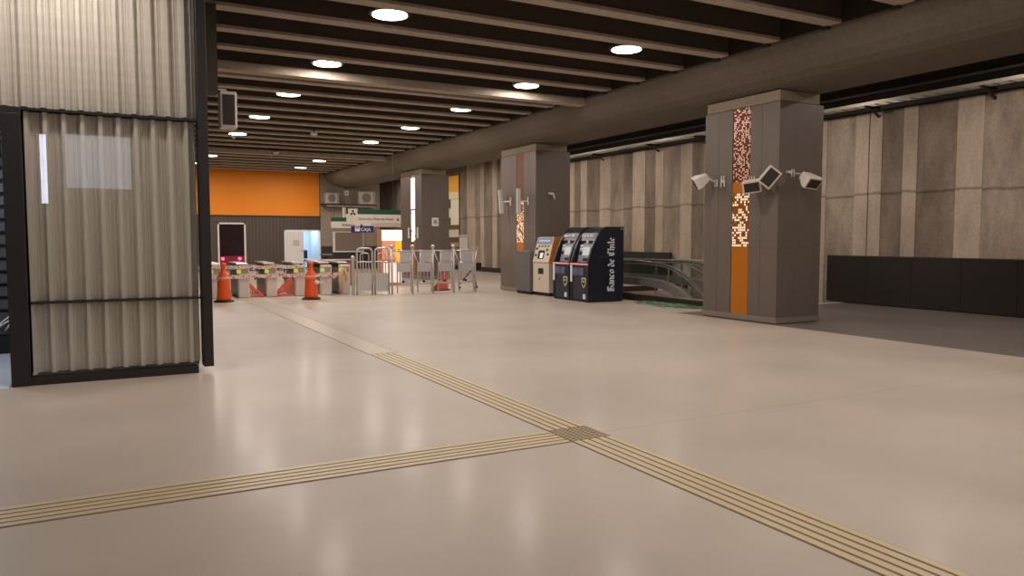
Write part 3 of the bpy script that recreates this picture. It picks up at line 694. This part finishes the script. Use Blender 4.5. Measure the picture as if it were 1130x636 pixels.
# ================================================================= ESCALATOR WELL
m_kerb = mat('kerb_dark', (58, 44, 38), .4); m_bal = glass('balustrade_glass', (.80, .86, .82), 1.5)
m_skirt = mat('escalator_steel', (176, 171, 164), .3, .6)
b = MB(); b.box(12.22, 12.95, 0, 12.36, 18.7, .16); b.box(12.36, 12.95, 0, 15.2, 13.05, .16); b.box(12.36, 18.6, 0, 15.2, 18.7, .16)
kb = struct('trim_63', b, m_kerb)
MB().box(12.2, 12.93, .16, 12.38, 18.72, .185).build('edge_trim', m_skirt, kb)
b = MB(); b.box(12.3, 12.8, -3.4, 12.34, 18.7, -.2); b.box(12.3, 12.8, -3.5, 16.7, 18.7, -3.4); b.box(12.3, 18.66, -3.4, 16.5, 18.8, -.2); b.box(12.3, 12.75, -3.4, 16.5, 12.8, -.2)
struct('wall_well', b, m_cd)
esc = thing('escalator', 'escalator going down in the floor opening between the pillars, glass sides', 'escalator', (13.15, 15.6, 0))
def path(y):   # height of the deck along world y
    K = [(18.6, .5), (15.9, .5), (15.5, .485), (15.2, .465), (14.9, .41), (14.55, .32), (14.15, .12), (12.9, -.6), (11, -1.7)]
    for (ya, za), (yb, zb) in zip(K[:-1], K[1:]):
        if y >= yb: return za+(zb-za)*(ya-y)/(ya-yb) if y < ya else za
    return K[-1][1]
ys = [18.5, 17.5, 16.5, 15.9, 15.5, 15.2, 14.9, 14.7, 14.55, 14.35, 14.15, 13.7, 13.3, 12.95]
for x in (-.62, .62):
    # balustrade glass with rounded top end
    b = MB(); top = [(y_-15.6, path(y_)+.47) for y_ in ys]; bot = [(y_-15.6, path(y_)+.06) for y_ in reversed(ys)]
    b.prism(top+bot, x-.006, x+.006, 'x'); b.build('balustrade', m_bal, esc)
    b = MB(); pts = [(x, y_-15.6, path(y_)+.5) for y_ in ys]
    b.tube(pts, .038, 8); b.build('handrail', mat('handrail_grey', (96, 90, 84), .25), esc, smooth=True)
    b = MB(); b.tube([(x, y_-15.6, path(y_)+.455) for y_ in ys], .022, 8); b.build('rail_track', m_skirt, esc, smooth=True)
    b = MB(); prof_ = [(y_-15.6, path(y_)+.08) for y_ in ys]+[(y_-15.6, path(y_)-.12) for y_ in reversed(ys)]
    b.prism(prof_, x-.09, x+.09, 'x'); b.build('skirt', m_skirt, esc)
    for yy in (16.9, 14.9): MB().box(x-.012, yy-15.6, path(yy)+.08, x+.012, yy-15.6+.04, path(yy)+.46).build('clamp', m_skirt, esc)
b = MB()
y_ = 16.2; z_ = -.0
b.box(-.52, 16.4-15.6, -.1, .52, 18.5-15.6, .02)
for i in range(12):
    ya = 16.4-.3*(i+1)-15.6; zt = path(16.4-.3*(i+1))-.48
    b.box(-.52, ya, zt-.4, .52, ya+.3, zt)
b.build('steps', mat('step_grey', (104, 100, 96), .4, .5), esc)
b = MB()
for i in range(12):
    ya = 16.4-.3*(i+1)-15.6; zt = path(16.4-.3*(i+1))-.48; b.box(-.52, ya, zt, .52, ya+.03, zt+.006)
b.build('step_edge', mat('step_line', (210, 200, 150), .4), esc)
# fixed stair beside it, diagonal bright stringers seen through the glass
st = thing('stair_stringers', 'steel handrails of the stair going down behind the escalator glass', 'handrail', (15.1, 15.6, 0))
for x in (-.5, .5):
    MB().tube([(x, 2.6, .98), (x, 1.2, .95), (x, .2, .6), (x, -2.7, -.95)], .03, 8).build('rail', m_skirt, st, smooth=True)
    for q, (yy, zt) in enumerate(((2.4, .97), (1.2, .94), (-.3, .33), (-1.8, -.47))):
        MB().tube([(x, yy, zt), (x, yy, zt-1.0 if yy > 1.5 else zt-1.7)], .02, 6).build('baluster', m_skirt, st)
for i, (x, y) in enumerate(((14.2, 14.1), (14.2, 17.3))):  # unseen lamps added to brighten the well
    t = thing('well_fill_lamp', 'unseen lamp added down in the escalator opening, %s the top landing' % ('away from' if i == 0 else 'under'), 'lamp', (14.3, y, -.35))
    MB().box(-.08, -.5, 0, .08, .5, .06).build('housing', m_ring, t); MB().box(-.06, -.48, -.01, .06, .48, 0).build('diffuser', m_lamp, t)
    area('lamp_light', (0, 0, -.03), .12, 60, shape='RECTANGLE', size_y=.95, parent=t)
    MB().tube([(.0, 0, .06), (.0, 0, .1)], .02, 6).build('arm', m_ring, t)
# green tangled cable on the floor
random.seed(3)
m_green = mat('green_plastic', (92, 128, 96), .5)
b = MB()
for s in range(11):
    cx = 11.85+random.uniform(-.25, .2); cy = 14.55+random.uniform(-1.2, .4); r0 = random.uniform(.15, .42); pts = []
    ph = random.uniform(0, 6)
    for k in range(26):
        a = ph+k/25*2*pi*random.choice((.98, 1, 1.02))
        x = min(12.15, cx+r0*.5*cos(a)*(1+.2*sin(3*a+s))); y = cy+r0*1.5*sin(a)*(1+.15*cos(2*a+s)); pts.append((x, y, .016+.03*abs(sin(a*2+s))))
    b.tube(pts, .011, 5)
b.tube([(11.7, 15.2, .015), (11.95, 14.5, .015), (11.8, 13.9, .02), (12.05, 13.2, .015), (12.05, 12.6, .015)], .014, 6)
o = b.build('tangled_cable', m_green, smooth=True); tag(o, 'tangled green plastic cable lying on the floor beside the escalator kerb', 'cable')

# ================================================================= TURNSTILES
m_tend = mat('turnstile_white', (222, 212, 202), .35); m_tside = mat('turnstile_side', (128, 118, 106), .4, .3); m_tlid = mat('turnstile_lid', (176, 170, 164), .35, .3)
m_lime = mat('lime_tag', (205, 230, 90), .5, emit=.35)
tx = [2.5, 3.2, 3.93, 4.72, 5.46, 6.0]
TD = ['leftmost white ended turnstile, half hidden behind the booth post', 'white ended turnstile just right of the left orange post', 'white ended turnstile with orange netting on its left and right',
      'white ended turnstile just left of the right orange post', 'white ended turnstile under the sagging tape', 'rightmost grey turnstile beside the tubular gate']
def turnstile(x, label, last=False):
    t = thing('turnstile', label, 'turnstile', (x, 21.55, 0), 0, 'turnstiles across the hall')
    MB().box(0, 0, .0, .28, .26, .86).build('end_post', m_tside if last else m_tend, t, bevel=.02)
    MB().box(.03, .26, .02, .25, 1.75, .78).build('body', m_tside, t, bevel=.01)
    MB().prism([(.27, .895), (.27, .91), (.4, .945), (1.8, .945), (1.88, .92), (1.88, .895)], -.02, .28, 'x').build('lid', m_tlid, t, bevel=.005)
    MB().box(.02, .27, .78, .26, 1.8, .895).build('dark_gap', m_dark, t)
    MB().box(-.06, -.12, .672, .04, 0, .762).build('indicator', m_lime, t)
    MB().box(.04, -.006, .66, .24, 0, .8).build('reader', mat('reader_grey', (170, 150, 145), .4), t)
    b = MB(); c = Vector((-.0, .95, .72))
    b.lathe([(.06, 0), (.045, .07)], seg=14).xf(Matrix.Translation(c) @ Matrix.Rotation(-pi/2, 4, 'Y'))
    hub = b.build('hub', m_steel, t, smooth=True)
    for a in (0, 120, 240):
        d = Vector((-.36, .0, .0)) if a == 0 else (Vector((-.2, .12*(1 if a == 120 else -1), -.36)))
        MB().tube([c+Vector((-.05, 0, 0)), c+d*.75], .016, 8).build('arm', m_steel, hub, smooth=True)
for x, l in zip(tx, TD): turnstile(x, l, x > 6)

# orange netting heaps between turnstiles
m_net = mat('orange_net', (226, 104, 60), .6)
def netting(x, y, w, d, h, label, slope=-1):
    n = 15; b = MB(); vs = []
    for i in range(n+1):
        for j in range(n+1):
            u = i/n; v = j/n
            hh = h*((1-u) if slope < 0 else u)*(.6+.4*sin(v*pi))+.03*random.random()
            vs.append((x+u*w+random.uniform(-.015, .015), y+v*d+random.uniform(-.015, .015), .012+max(0, hh)*(.9 if 0 < j < n else .15)))
    b.add(vs, [(i*(n+1)+j, (i+1)*(n+1)+j, (i+1)*(n+1)+j+1, i*(n+1)+j+1) for i in range(n) for j in range(n)])
    o = b.build('safety_netting', m_net); m = o.modifiers.new('w', 'WIREFRAME'); m.thickness = .016
    return tag(o, label, 'netting', 'orange netting heaps')
netting(3.52, 21.6, .36, .9, .42, 'heap of orange plastic netting between the second and third turnstiles', -1)
netting(4.26, 21.6, .42, .9, .55, 'heap of orange plastic netting between the third and fourth turnstiles', 1)

# traffic posts
m_tp = mat('traffic_orange', (240, 92, 38), .45)
def traffic_post(x, y, label, tag_col=None):
    t = thing('traffic_post', label, 'traffic post', (x, y, 0), 0, 'orange traffic posts')
    MB().lathe([(.25, 0), (.25, .03), (.22, .05), (.15, .055)], seg=8).build('base', m_rubber, t)
    MB().lathe([(.18, .05), (.175, .1), (.15, .55), (.135, .68), (.09, .74), (.06, .8), (.055, .9), (.07, .93), (.07, .97), (.03, 1.0)], seg=24).build('body', m_tp, t, smooth=True)
    MB().lathe([(.155, .56), (.146, .64)], seg=24).build('reflective_band', mat('band_peach', (236, 160, 120), .4), t, smooth=True)
    if tag_col: MB().lathe([(.05, 0), (.06, .03), (.02, .06)], seg=12).xf(Matrix.Translation((.12, -.12, .45)) @ Matrix.Rotation(radians(70), 4, 'X')).build('tape_knot', m_white, t)
traffic_post(2.66, 20.4, 'orange traffic post at the left, next to the booth post'); traffic_post(4.82, 20.2, 'orange traffic post in front of the fifth turnstile, tape knot on it', 1)

# caution tape
m_tape = stripe_mat('caution_tape', (232, 222, 214), (205, 92, 92), 20, .56)
def tape(name, pts, w, label):
    b = MB()
    for p, q in zip(pts[:-1], pts[1:]):
        n = 10
        for i in range(n):
            a = [p[k]+(q[k]-p[k])*i/n for k in range(3)]; c = [p[k]+(q[k]-p[k])*(i+1)/n for k in range(3)]
            sa = .03*sin(pi*i/n); sc = .03*sin(pi*(i+1)/n)
            b.add([(a[0], a[1], a[2]-sa), (c[0], c[1], c[2]-sc), (c[0], c[1], c[2]-sc+w), (a[0], a[1], a[2]-sa+w)], [(0,1,2,3)])
    o = b.build(name, m_tape, solid=.002); return tag(o, label, 'tape', 'red and white caution tapes')
Yt = 21.5
tape('caution_tape', [(1.9, Yt, .81), (2.7, Yt, .82), (3.5, Yt, .81), (4.2, Yt, .81), (4.82, Yt, .8)], .1, 'upper red and white caution tape stretched in front of the turnstiles')
tape('caution_tape', [(1.9, Yt-.03, .56), (2.8, Yt-.03, .56), (3.6, Yt-.03, .56), (4.4, Yt-.03, .56), (4.9, Yt-.03, .56), (6.1, Yt-.03, .56)], .1, 'lower red and white caution tape stretched in front of the turnstiles')
tape('caution_tape', [(4.9, Yt-.06, .62), (5.2, Yt-.06, .42), (5.5, Yt-.06, .36), (5.75, Yt-.06, .48), (5.9, Yt-.06, .58)], .05, 'slack pale tape sagging between the right orange post and the grey turnstile')
b = MB(); b.tube([(5.98, 21.33, .78), (5.95, 21.31, .5), (5.99, 21.31, .25), (5.96, 21.32, .02)], [.05, .04, .05, .03], 7); b.tube([(6.05, 21.33, .76), (6.1, 21.31, .5), (6.08, 21.31, .38)], [.04, .035, .02], 7)
tag(b.build('hanging_rag', mat('rag_tan', (205, 170, 125), .8), smooth=True), 'tan rag hanging from the tape end at the rightmost turnstile', 'rag')

# brown counter and round top post behind turnstiles
t = thing('counter', 'low brown counter behind the right hand turnstiles', 'counter', (6.9, 26.0, 0))
MB().box(-.75, -.3, 0, .75, .3, .86).build('body', mat('counter_brown', (150, 92, 62), .6), t, bevel=.01); MB().box(-.8, -.34, .86, .8, .34, .9).build('top', mat('counter_top', (186, 170, 160), .4), t)
MB().box(-.7, -.31, .1, .7, -.3, .8).build('front_panel', mat('counter_brown2', (168, 104, 70), .6), t)
t = thing('pedestal_table', 'small dark round topped pedestal behind the turnstiles', 'table', (7.05, 27.2, 0))
MB().lathe([(.25, 0), (.25, .02), (.04, .05)], seg=20).build('foot', m_dark, t); MB().tube([(0,0,.04), (0,0,1.0)], .04).build('stem', m_dark, t); MB().lathe([(.2, 1.0), (.23, 1.03), (.23, 1.06)], seg=24).build('tabletop', mat('table_grey', (120, 112, 106), .5), t)
t = thing('office_chair', 'dark chair seen in the lit kiosk doorway', 'chair', (9.5, 41.3, 0))
MB().box(-.24, -.24, .42, .24, .24, .5).build('seat', mat('chair_navy', (34, 40, 62), .7), t, bevel=.03); MB().box(-.24, .18, .55, .24, .26, 1.0).build('backrest', mat('chair_navy', (34, 40, 62), .7), t, bevel=.03)
MB().tube([(0,0,.06), (0,0,.42)], .03).tube([(0,.22,.45), (0,.24,.6)], .02).build('stem', m_rubber, t)
for k in range(5):
    a = k*2*pi/5; MB().tube([(0,0,.08), (.26*cos(a), .26*sin(a), .03)], .02, 6).build('leg', m_rubber, t)

# ================================================================= GATES
GY = 20.9
m_mesh = None
def mesh_mat():
    m, N, L, B = newmat('perforated_steel')
    out = [n for n in N if n.type == 'OUTPUT_MATERIAL'][0]
    g = N.new('ShaderNodeNewGeometry')
    v = N.new('ShaderNodeTexVoronoi'); v.inputs['Scale'].default_value = 60; v.inputs['Randomness'].default_value = 0; L.new(g.outputs['Position'], v.inputs['Vector'])
    r = N.new('ShaderNodeMath'); r.operation = 'GREATER_THAN'; r.inputs[1].default_value = .34; L.new(v.outputs['Distance'], r.inputs[0])
    B.inputs['Base Color'].default_value = (*lin((214, 210, 210)), 1); B.inputs['Metallic'].default_value = .4; B.inputs['Roughness'].default_value = .4
    t = N.new('ShaderNodeBsdfTransparent'); mx = N.new('ShaderNodeMixShader')
    L.new(r.outputs[0], mx.inputs[0]); L.new(t.outputs[0], mx.inputs[1]); L.new(B.outputs[0], mx.inputs[2]); L.new(mx.outputs[0], out.inputs[0])
    return m
m_mesh = mesh_mat(); m_gate = mat('gate_steel', (205, 200, 198), .35, .45)
# tubular rounded gates
def loop(x0, x1, z0, z1, r):
    pts = [(x0, 0, z0), (x0, 0, z1-r)]
    for k in range(1, 6): a = pi-k*pi/12*1.0; pts.append((x0+r+r*cos(pi-k*pi/12), 0, z1-r+r*sin(pi-k*pi/12)))
    pts.append((x0+r, 0, z1)); pts.append((x1-r, 0, z1))
    for k in range(1, 6): pts.append((x1-r+r*cos(pi/2-k*pi/12), 0, z1-r+r*sin(pi/2-k*pi/12)))
    pts += [(x1, 0, z1-r), (x1, 0, z0)]
    return pts
for i, (x0, x1, lab) in enumerate([(6.33, 6.78, 'left round topped tubular steel gate beside the grey turnstile'), (6.86, 7.28, 'second round topped tubular steel gate, left of the mesh gates')]):
    t = thing('tubular_gate', lab, 'gate', ((x0+x1)/2, GY+.15, 0), 0, 'round topped tubular gates'); h = (x1-x0)/2
    MB().tube(loop(-h, h, .0, 1.34, .12), .028, 8).build('outer_tube', m_gate, t, smooth=True)
    MB().tube(loop(-h+.1, h-.1, .95, 1.2, .06), .016, 8).build('inner_tube', m_gate, t, smooth=True)
    b = MB()
    for k in range(4): x = -h+.1+k*(2*h-.2)/3; b.tube([(x, 0, .08), (x, 0, .97)], .016, 6)
    b.tube([(-h, 0, .95), (h, 0, .95)], .016, 6).tube([(-h, 0, .1), (h, 0, .1)], .016, 6); b.build('bars', m_gate, t)
    MB().box(-h+.03, -.006, .1, h-.03, .006, .62).build('lower_panel', m_mesh, t)
t = thing('gate_post', 'steel post closing the turnstile row left of the tubular gates', 'post', (6.26, 21.2, 0))
MB().box(-.035, -.035, 0, .035, .035, 1.06).build('shaft', m_gate, t); MB().lathe([(.06, 1.06), (.05, 1.1), (.02, 1.13)], seg=14).build('cap', m_gate, t)
# mesh gates
gx = [7.32, 7.95, 8.6, 9.27, 9.98]
GL4 = ['first', 'second', 'third', 'last']
for i in range(4):
    x0, x1 = gx[i], gx[i+1]; w = x1-x0
    t = thing('mesh_gate', 'steel gate with perforated upper panel, %s of four counted from the left' % GL4[i], 'gate', (x0, GY, 0), 0, 'perforated steel gates')
    MB().tube([(0,0,0), (0,0,1.36)], .03, 10).build('post', m_gate, t, smooth=True)
    MB().lathe([(.03, 0), (.06, .02), (.065, .06), (.03, .1)], c=(0,0,1.34), seg=14).build('post_cap', m_gate, t, smooth=True)
    MB().tube([(0, -.03, 1.3), (.1, -.05, 1.02), (.14, -.06, .95), (.14, -.06, .04)], .02, 8).build('swing_arm', m_gate, t, smooth=True)
    b = MB(); b.tube([(.05, 0, 1.26), (w-.04, 0, 1.26)], .018, 8); b.tube([(.2, 0, .9), (w-.04, 0, .9)], .014, 8); b.tube([(.1, 0, .32), (w-.04, 0, .32)], .016, 8); b.tube([(.1, 0, .28), (w-.04, 0, .28)], .01, 8)
    b.tube([(w-.06, 0, .05), (w-.06, 0, 1.26)], .016, 8); b.tube([(.24, 0, .28), (.24, 0, 1.26)], .014, 8); b.build('frame', m_gate, t, smooth=True)
    MB().box(.25, -.005, .93, w-.07, .005, 1.25).build('upper_mesh', m_mesh, t); MB().box(.18, -.005, .64, w-.07, .005, .9).build('middle_mesh', m_mesh, t)
    b = MB()
    for k in range(4): xx = .26+k*(w-.34)/3; b.tube([(xx, 0, .3), (xx, 0, .64)], .01, 6)
    b.build('bars', m_gate, t)
    MB().lathe([(.03, 0), (.045, .03), (.03, .06)], c=(w*.55, 0, .33), seg=12).build('latch', m_rubber, t)
t = thing('gate_post', 'tilted topped end post at the right end of the mesh gates', 'post', (gx[4], GY, 0))
MB().tube([(0,0,0), (0,0,.95), (.09, 0, 1.36)], .028, 10).build('shaft', m_gate, t, smooth=True); MB().box(-.06, -.03, 1.33, .13, .03, 1.38).build('cap', m_gate, t)
# red folded sign/cone behind third gate, dark pram-like trolley behind the last
t = thing('folded_warning_sign', 'red folded floor warning sign behind the third mesh gate', 'sign', (9.35, 21.9, 0))
MB().add([(-.32, -.12, .03), (.12, -.12, .03), (.12, 0, .56), (.02, 0, .56), (-.32, .12, .03), (.12, .12, .03)], [(0,1,2,3), (4,3,2,5)]).build('panel', mat('sign_red', (205, 92, 78), .5), t, solid=.012)
MB().box(-.36, -.16, 0, .18, .16, .03).build('base', m_rubber, t)
t = thing('luggage_trolley', 'small dark folded trolley behind the last mesh gate', 'trolley', (10.35, 22.2, 0))
MB().tube([(-.3, 0, .15), (.3, 0, .8)], .025).tube([(.3, 0, .1), (.1, 0, .8)], .02).build('frame', m_dark, t); MB().box(-.1, -.15, .62, .42, .15, .84).build('platform', m_rubber, t, bevel=.02)
for xx in (-.3, .3): MB().lathe([(.04, -.02), (.04, .02)], seg=16).xf(Matrix.Translation((xx, 0, .045)) @ Matrix.Rotation(pi/2, 4, 'X')).build('wheel', m_rubber, t)

# ================================================================= SIGNS, VENDING, AC
m_sgreen = mat('sign_green', (28, 84, 56), .4); m_swhite = mat('sign_white', (226, 218, 206), .45); m_stext = mat('sign_text', (50, 40, 36), .5)
t = thing('direction_sign', 'large hanging white and green direction sign with metro emblem', 'sign', (7.4, 26, 0))
MB().box(0, 0, 2.17, 2.06, .1, 2.47).build('white_panel', m_swhite, t); MB().box(.0, 0, 2.475, 2.06, .1, 2.64).build('green_band', m_sgreen, t)
MB().box(-.04, -.01, 2.17, .04, .11, 2.70).build('left_edge', m_swhite, t)
MB().box(.13, -.012, 2.36, .46, 0, 2.66).build('emblem_plate', m_swhite, t)
b = MB()
for k in range(3):
    c = (.295, 2.51); a0 = pi/2+k*2*pi/3
    b.prism([(c[0]+.03*cos(a0-1), c[1]+.03*sin(a0-1)), (c[0]+.11*cos(a0-.32), c[1]+.11*sin(a0-.32)), (c[0]+.11*cos(a0+.32), c[1]+.11*sin(a0+.32)), (c[0]+.03*cos(a0+1), c[1]+.03*sin(a0+1))], -.018, -.012, 'y')
b.build('emblem', mat('emblem_dark', (30, 40, 40), .5), t)
text('lettering', 'Dirección Plaza de Maipú', m_stext, t, frame((.5, -.006, 2.27), (1,0,0), (0,0,1)), .125)
MB().prism([(1.9, 2.26), (2.0, 2.26), (1.95, 2.37)], -.008, 0, 'y').build('arrow', m_stext, t)
MB().box(.95, 0, 2.03, 2.06, .08, 2.165).build('lower_panel', mat('sign_grey2', (198, 188, 176), .5), t)
MB().tube([(.3, .05, 2.64), (.3, .05, 5.5)], .005).tube([(1.8, .05, 2.64), (1.8, .05, 5.5)], .005).build('hanger', m_dark, t)
t = thing('direction_sign', 'lower white sign with green top bar, left of the large hanging sign', 'sign', (6.86, 25.7, 0))
MB().box(0, 0, 1.98, 1.4, .08, 2.2).build('white_panel', m_swhite, t); MB().box(0, 0, 2.205, .52, .08, 2.34).build('green_band', m_sgreen, t)
text('lettering', 'Boletería', m_stext, t, frame((.36, -.006, 2.05), (1,0,0), (0,0,1)), .12)
MB().prism([(1.0, 2.05), (1.1, 2.05), (1.05, 2.15)], -.008, 0, 'y').build('arrow', m_stext, t)
MB().tube([(.1, .04, 2.34), (.1, .04, 5.5)], .005).tube([(.48, .04, 2.2), (.48, .04, 5.5)], .005).build('hanger', m_dark, t)
t = thing('pole_sign', 'dark blue sign on a thin pole in front of the hanging signs', 'sign', (7.6, 24.6, 0))
MB().box(-.38, -.03, 1.82, .38, .03, 2.04).build('panel', mat('sign_navy', (34, 44, 88), .4), t, bevel=.01)
MB().box(-.26, -.036, 1.86, -.1, -.03, 2.0).build('pictogram', m_text, t); MB().box(-.24, -.04, 1.94, -.12, -.036, 1.985).build('pictogram_bar', m_red, t)
text('lettering', 'CAJA', m_text, t, frame((-.07, -.034, 1.87), (1,0,0), (0,0,1)), .15)
MB().tube([(0, 0, .02), (0, 0, 1.82)], .02).build('pole', m_steel, t); MB().lathe([(.18, 0), (.18, .02), (.03, .03)], seg=20).build('base', m_dark, t)

t = thing('vending_kiosk', 'brightly lit orange and white vending kiosk behind the gates', 'vending machine', (8.76, 25.0, 0))
MB().box(-.37, 0, 0, .37, .5, 1.92).build('body', mat('kiosk_orange', (206, 140, 104), .5), t, bevel=.01)
MB().box(-.35, -.02, 1.56, .35, 0, 1.9).build('light_box', mat('kiosk_light', (255, 244, 230), .5, emit=7), t)
MB().box(-.34, -.015, .9, .1, 0, 1.54).build('display', mat('kiosk_display', (214, 140, 112), .3, emit=.8), t)
MB().box(.12, -.015, .8, .35, 0, 1.54).build('control_panel', mat('kiosk_amber', (250, 160, 40), .3, emit=1.5), t)
MB().box(-.34, -.012, .1, .34, 0, .78).build('lower_panel', mat('kiosk_white', (225, 205, 195), .4, emit=1.2), t)
MB().box(-.12, -.03, 1.15, 0, -.015, 1.32).build('symbol', m_text, t)
MB().box(.2, -.03, 1.15, .3, -.015, 1.25).build('coin_slot', m_red, t)

# air conditioners and shelf
def aircon(x0, x1, z0, z1, label):
    t = thing('air_conditioner', label, 'air conditioner', ((x0+x1)/2, EY-.25, z0), 0, 'air conditioner units on the ledge'); w = (x1-x0)/2; h = z1-z0
    MB().box(-w, -.2, 0, w, .2, h).build('casing', mat('ac_white', (190, 182, 172), .5), t, bevel=.02)
    MB().lathe([(h*.36, 0), (h*.36, .02), (h*.08, .03)], seg=24).xf(Matrix.Translation((-.03, -.2, h/2)) @ Matrix.Rotation(pi/2, 4, 'X')).build('fan_grille', mat('ac_grille', (128, 118, 110), .6), t)
    MB().box(w-.1, -.206, .05, w-.04, -.2, h-.05).build('side_louver', m_steel_mat, t)
aircon(10.28, 10.98, 3.46, 4.02, 'smaller air conditioner on the ledge right of the orange wall')
aircon(12.05, 12.95, 3.46, 4.15, 'larger air conditioner at the right end of the ledge')
t = thing('wall_ledge', 'dark shelf ledge under the air conditioners', 'shelf', (11.5, EY, 3.38)); MB().box(-1.4, -.55, 0, 1.5, 0, .07).build('board', m_dark, t); MB().box(-1.2, -.5, -.07, 1.4, -.44, 0).build('rail', m_rib, t)
t = thing('junction_box', 'small square white box on the wall between the air conditioners', 'box', (11.48, EY, 4.05)); MB().box(-.12, -.12, -.14, .12, 0, .14).build('casing', m_white, t, bevel=.01); MB().box(-.05, -.13, -.05, .05, -.12, .05).build('cover', m_steel_mat, t)

# mural of coloured blocks on the right wall far end
mu = thing('tile_mural', 'tall yellow and white block mural on the wall past the farthest pillar', 'mural', (WX-.03, 37.35, 0))
MB().box(-.0, -.95, .95, .03, 1.1, 5.0).build('backing', mat('mural_brown', (120, 92, 74), .6), mu)
blocks = [(1.05, -.9, 4.1, 4.95, (226, 160, 40)), (1.05, -.9, 3.72, 4.12, (224, 206, 160)), (.8, .15, 3.28, 3.7, (96, 84, 62)), (.1, -.92, 2.35, 3.7, (222, 212, 180)), (1.05, .1, 2.75, 3.25, (214, 204, 170)),
          (1.05, -.9, 1.7, 2.1, (206, 196, 168)), (.2, -.9, 1.2, 1.42, (190, 160, 140)), (.2, -.9, .97, 1.1, (190, 160, 140))]
for y1, y0, z0, z1, c in blocks:
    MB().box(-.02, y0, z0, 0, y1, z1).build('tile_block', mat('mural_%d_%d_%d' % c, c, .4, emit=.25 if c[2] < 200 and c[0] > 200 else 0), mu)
t = thing('notice_board', 'plain white notice board on the wall right of the block mural', 'notice', (WX-.02, 35.9, 1.2)); MB().box(-.03, -.55, -.62, 0, .45, .62).build('board', m_white, t, bevel=.005); MB().box(-.035, -.5, .5, -.03, .4, .54).build('heading', m_steel_mat, t)

# detectors on the ceiling
for i, (x, y) in enumerate(((5.9, 24.0), (5.9, 29.9))):
    t = thing('smoke_detector', 'small ceiling detector on a drop rod, %s of the two' % ('nearer' if i == 0 else 'farther'), 'detector', (x, y, 4.85), 0, 'ceiling detectors')
    MB().lathe([(.09, 0), (.11, .03), (.11, .06), (.03, .08)], seg=16).build('head', m_white, t); MB().tube([(0,0,.07), (0,0,.65)], .012).build('rod', m_dark, t)
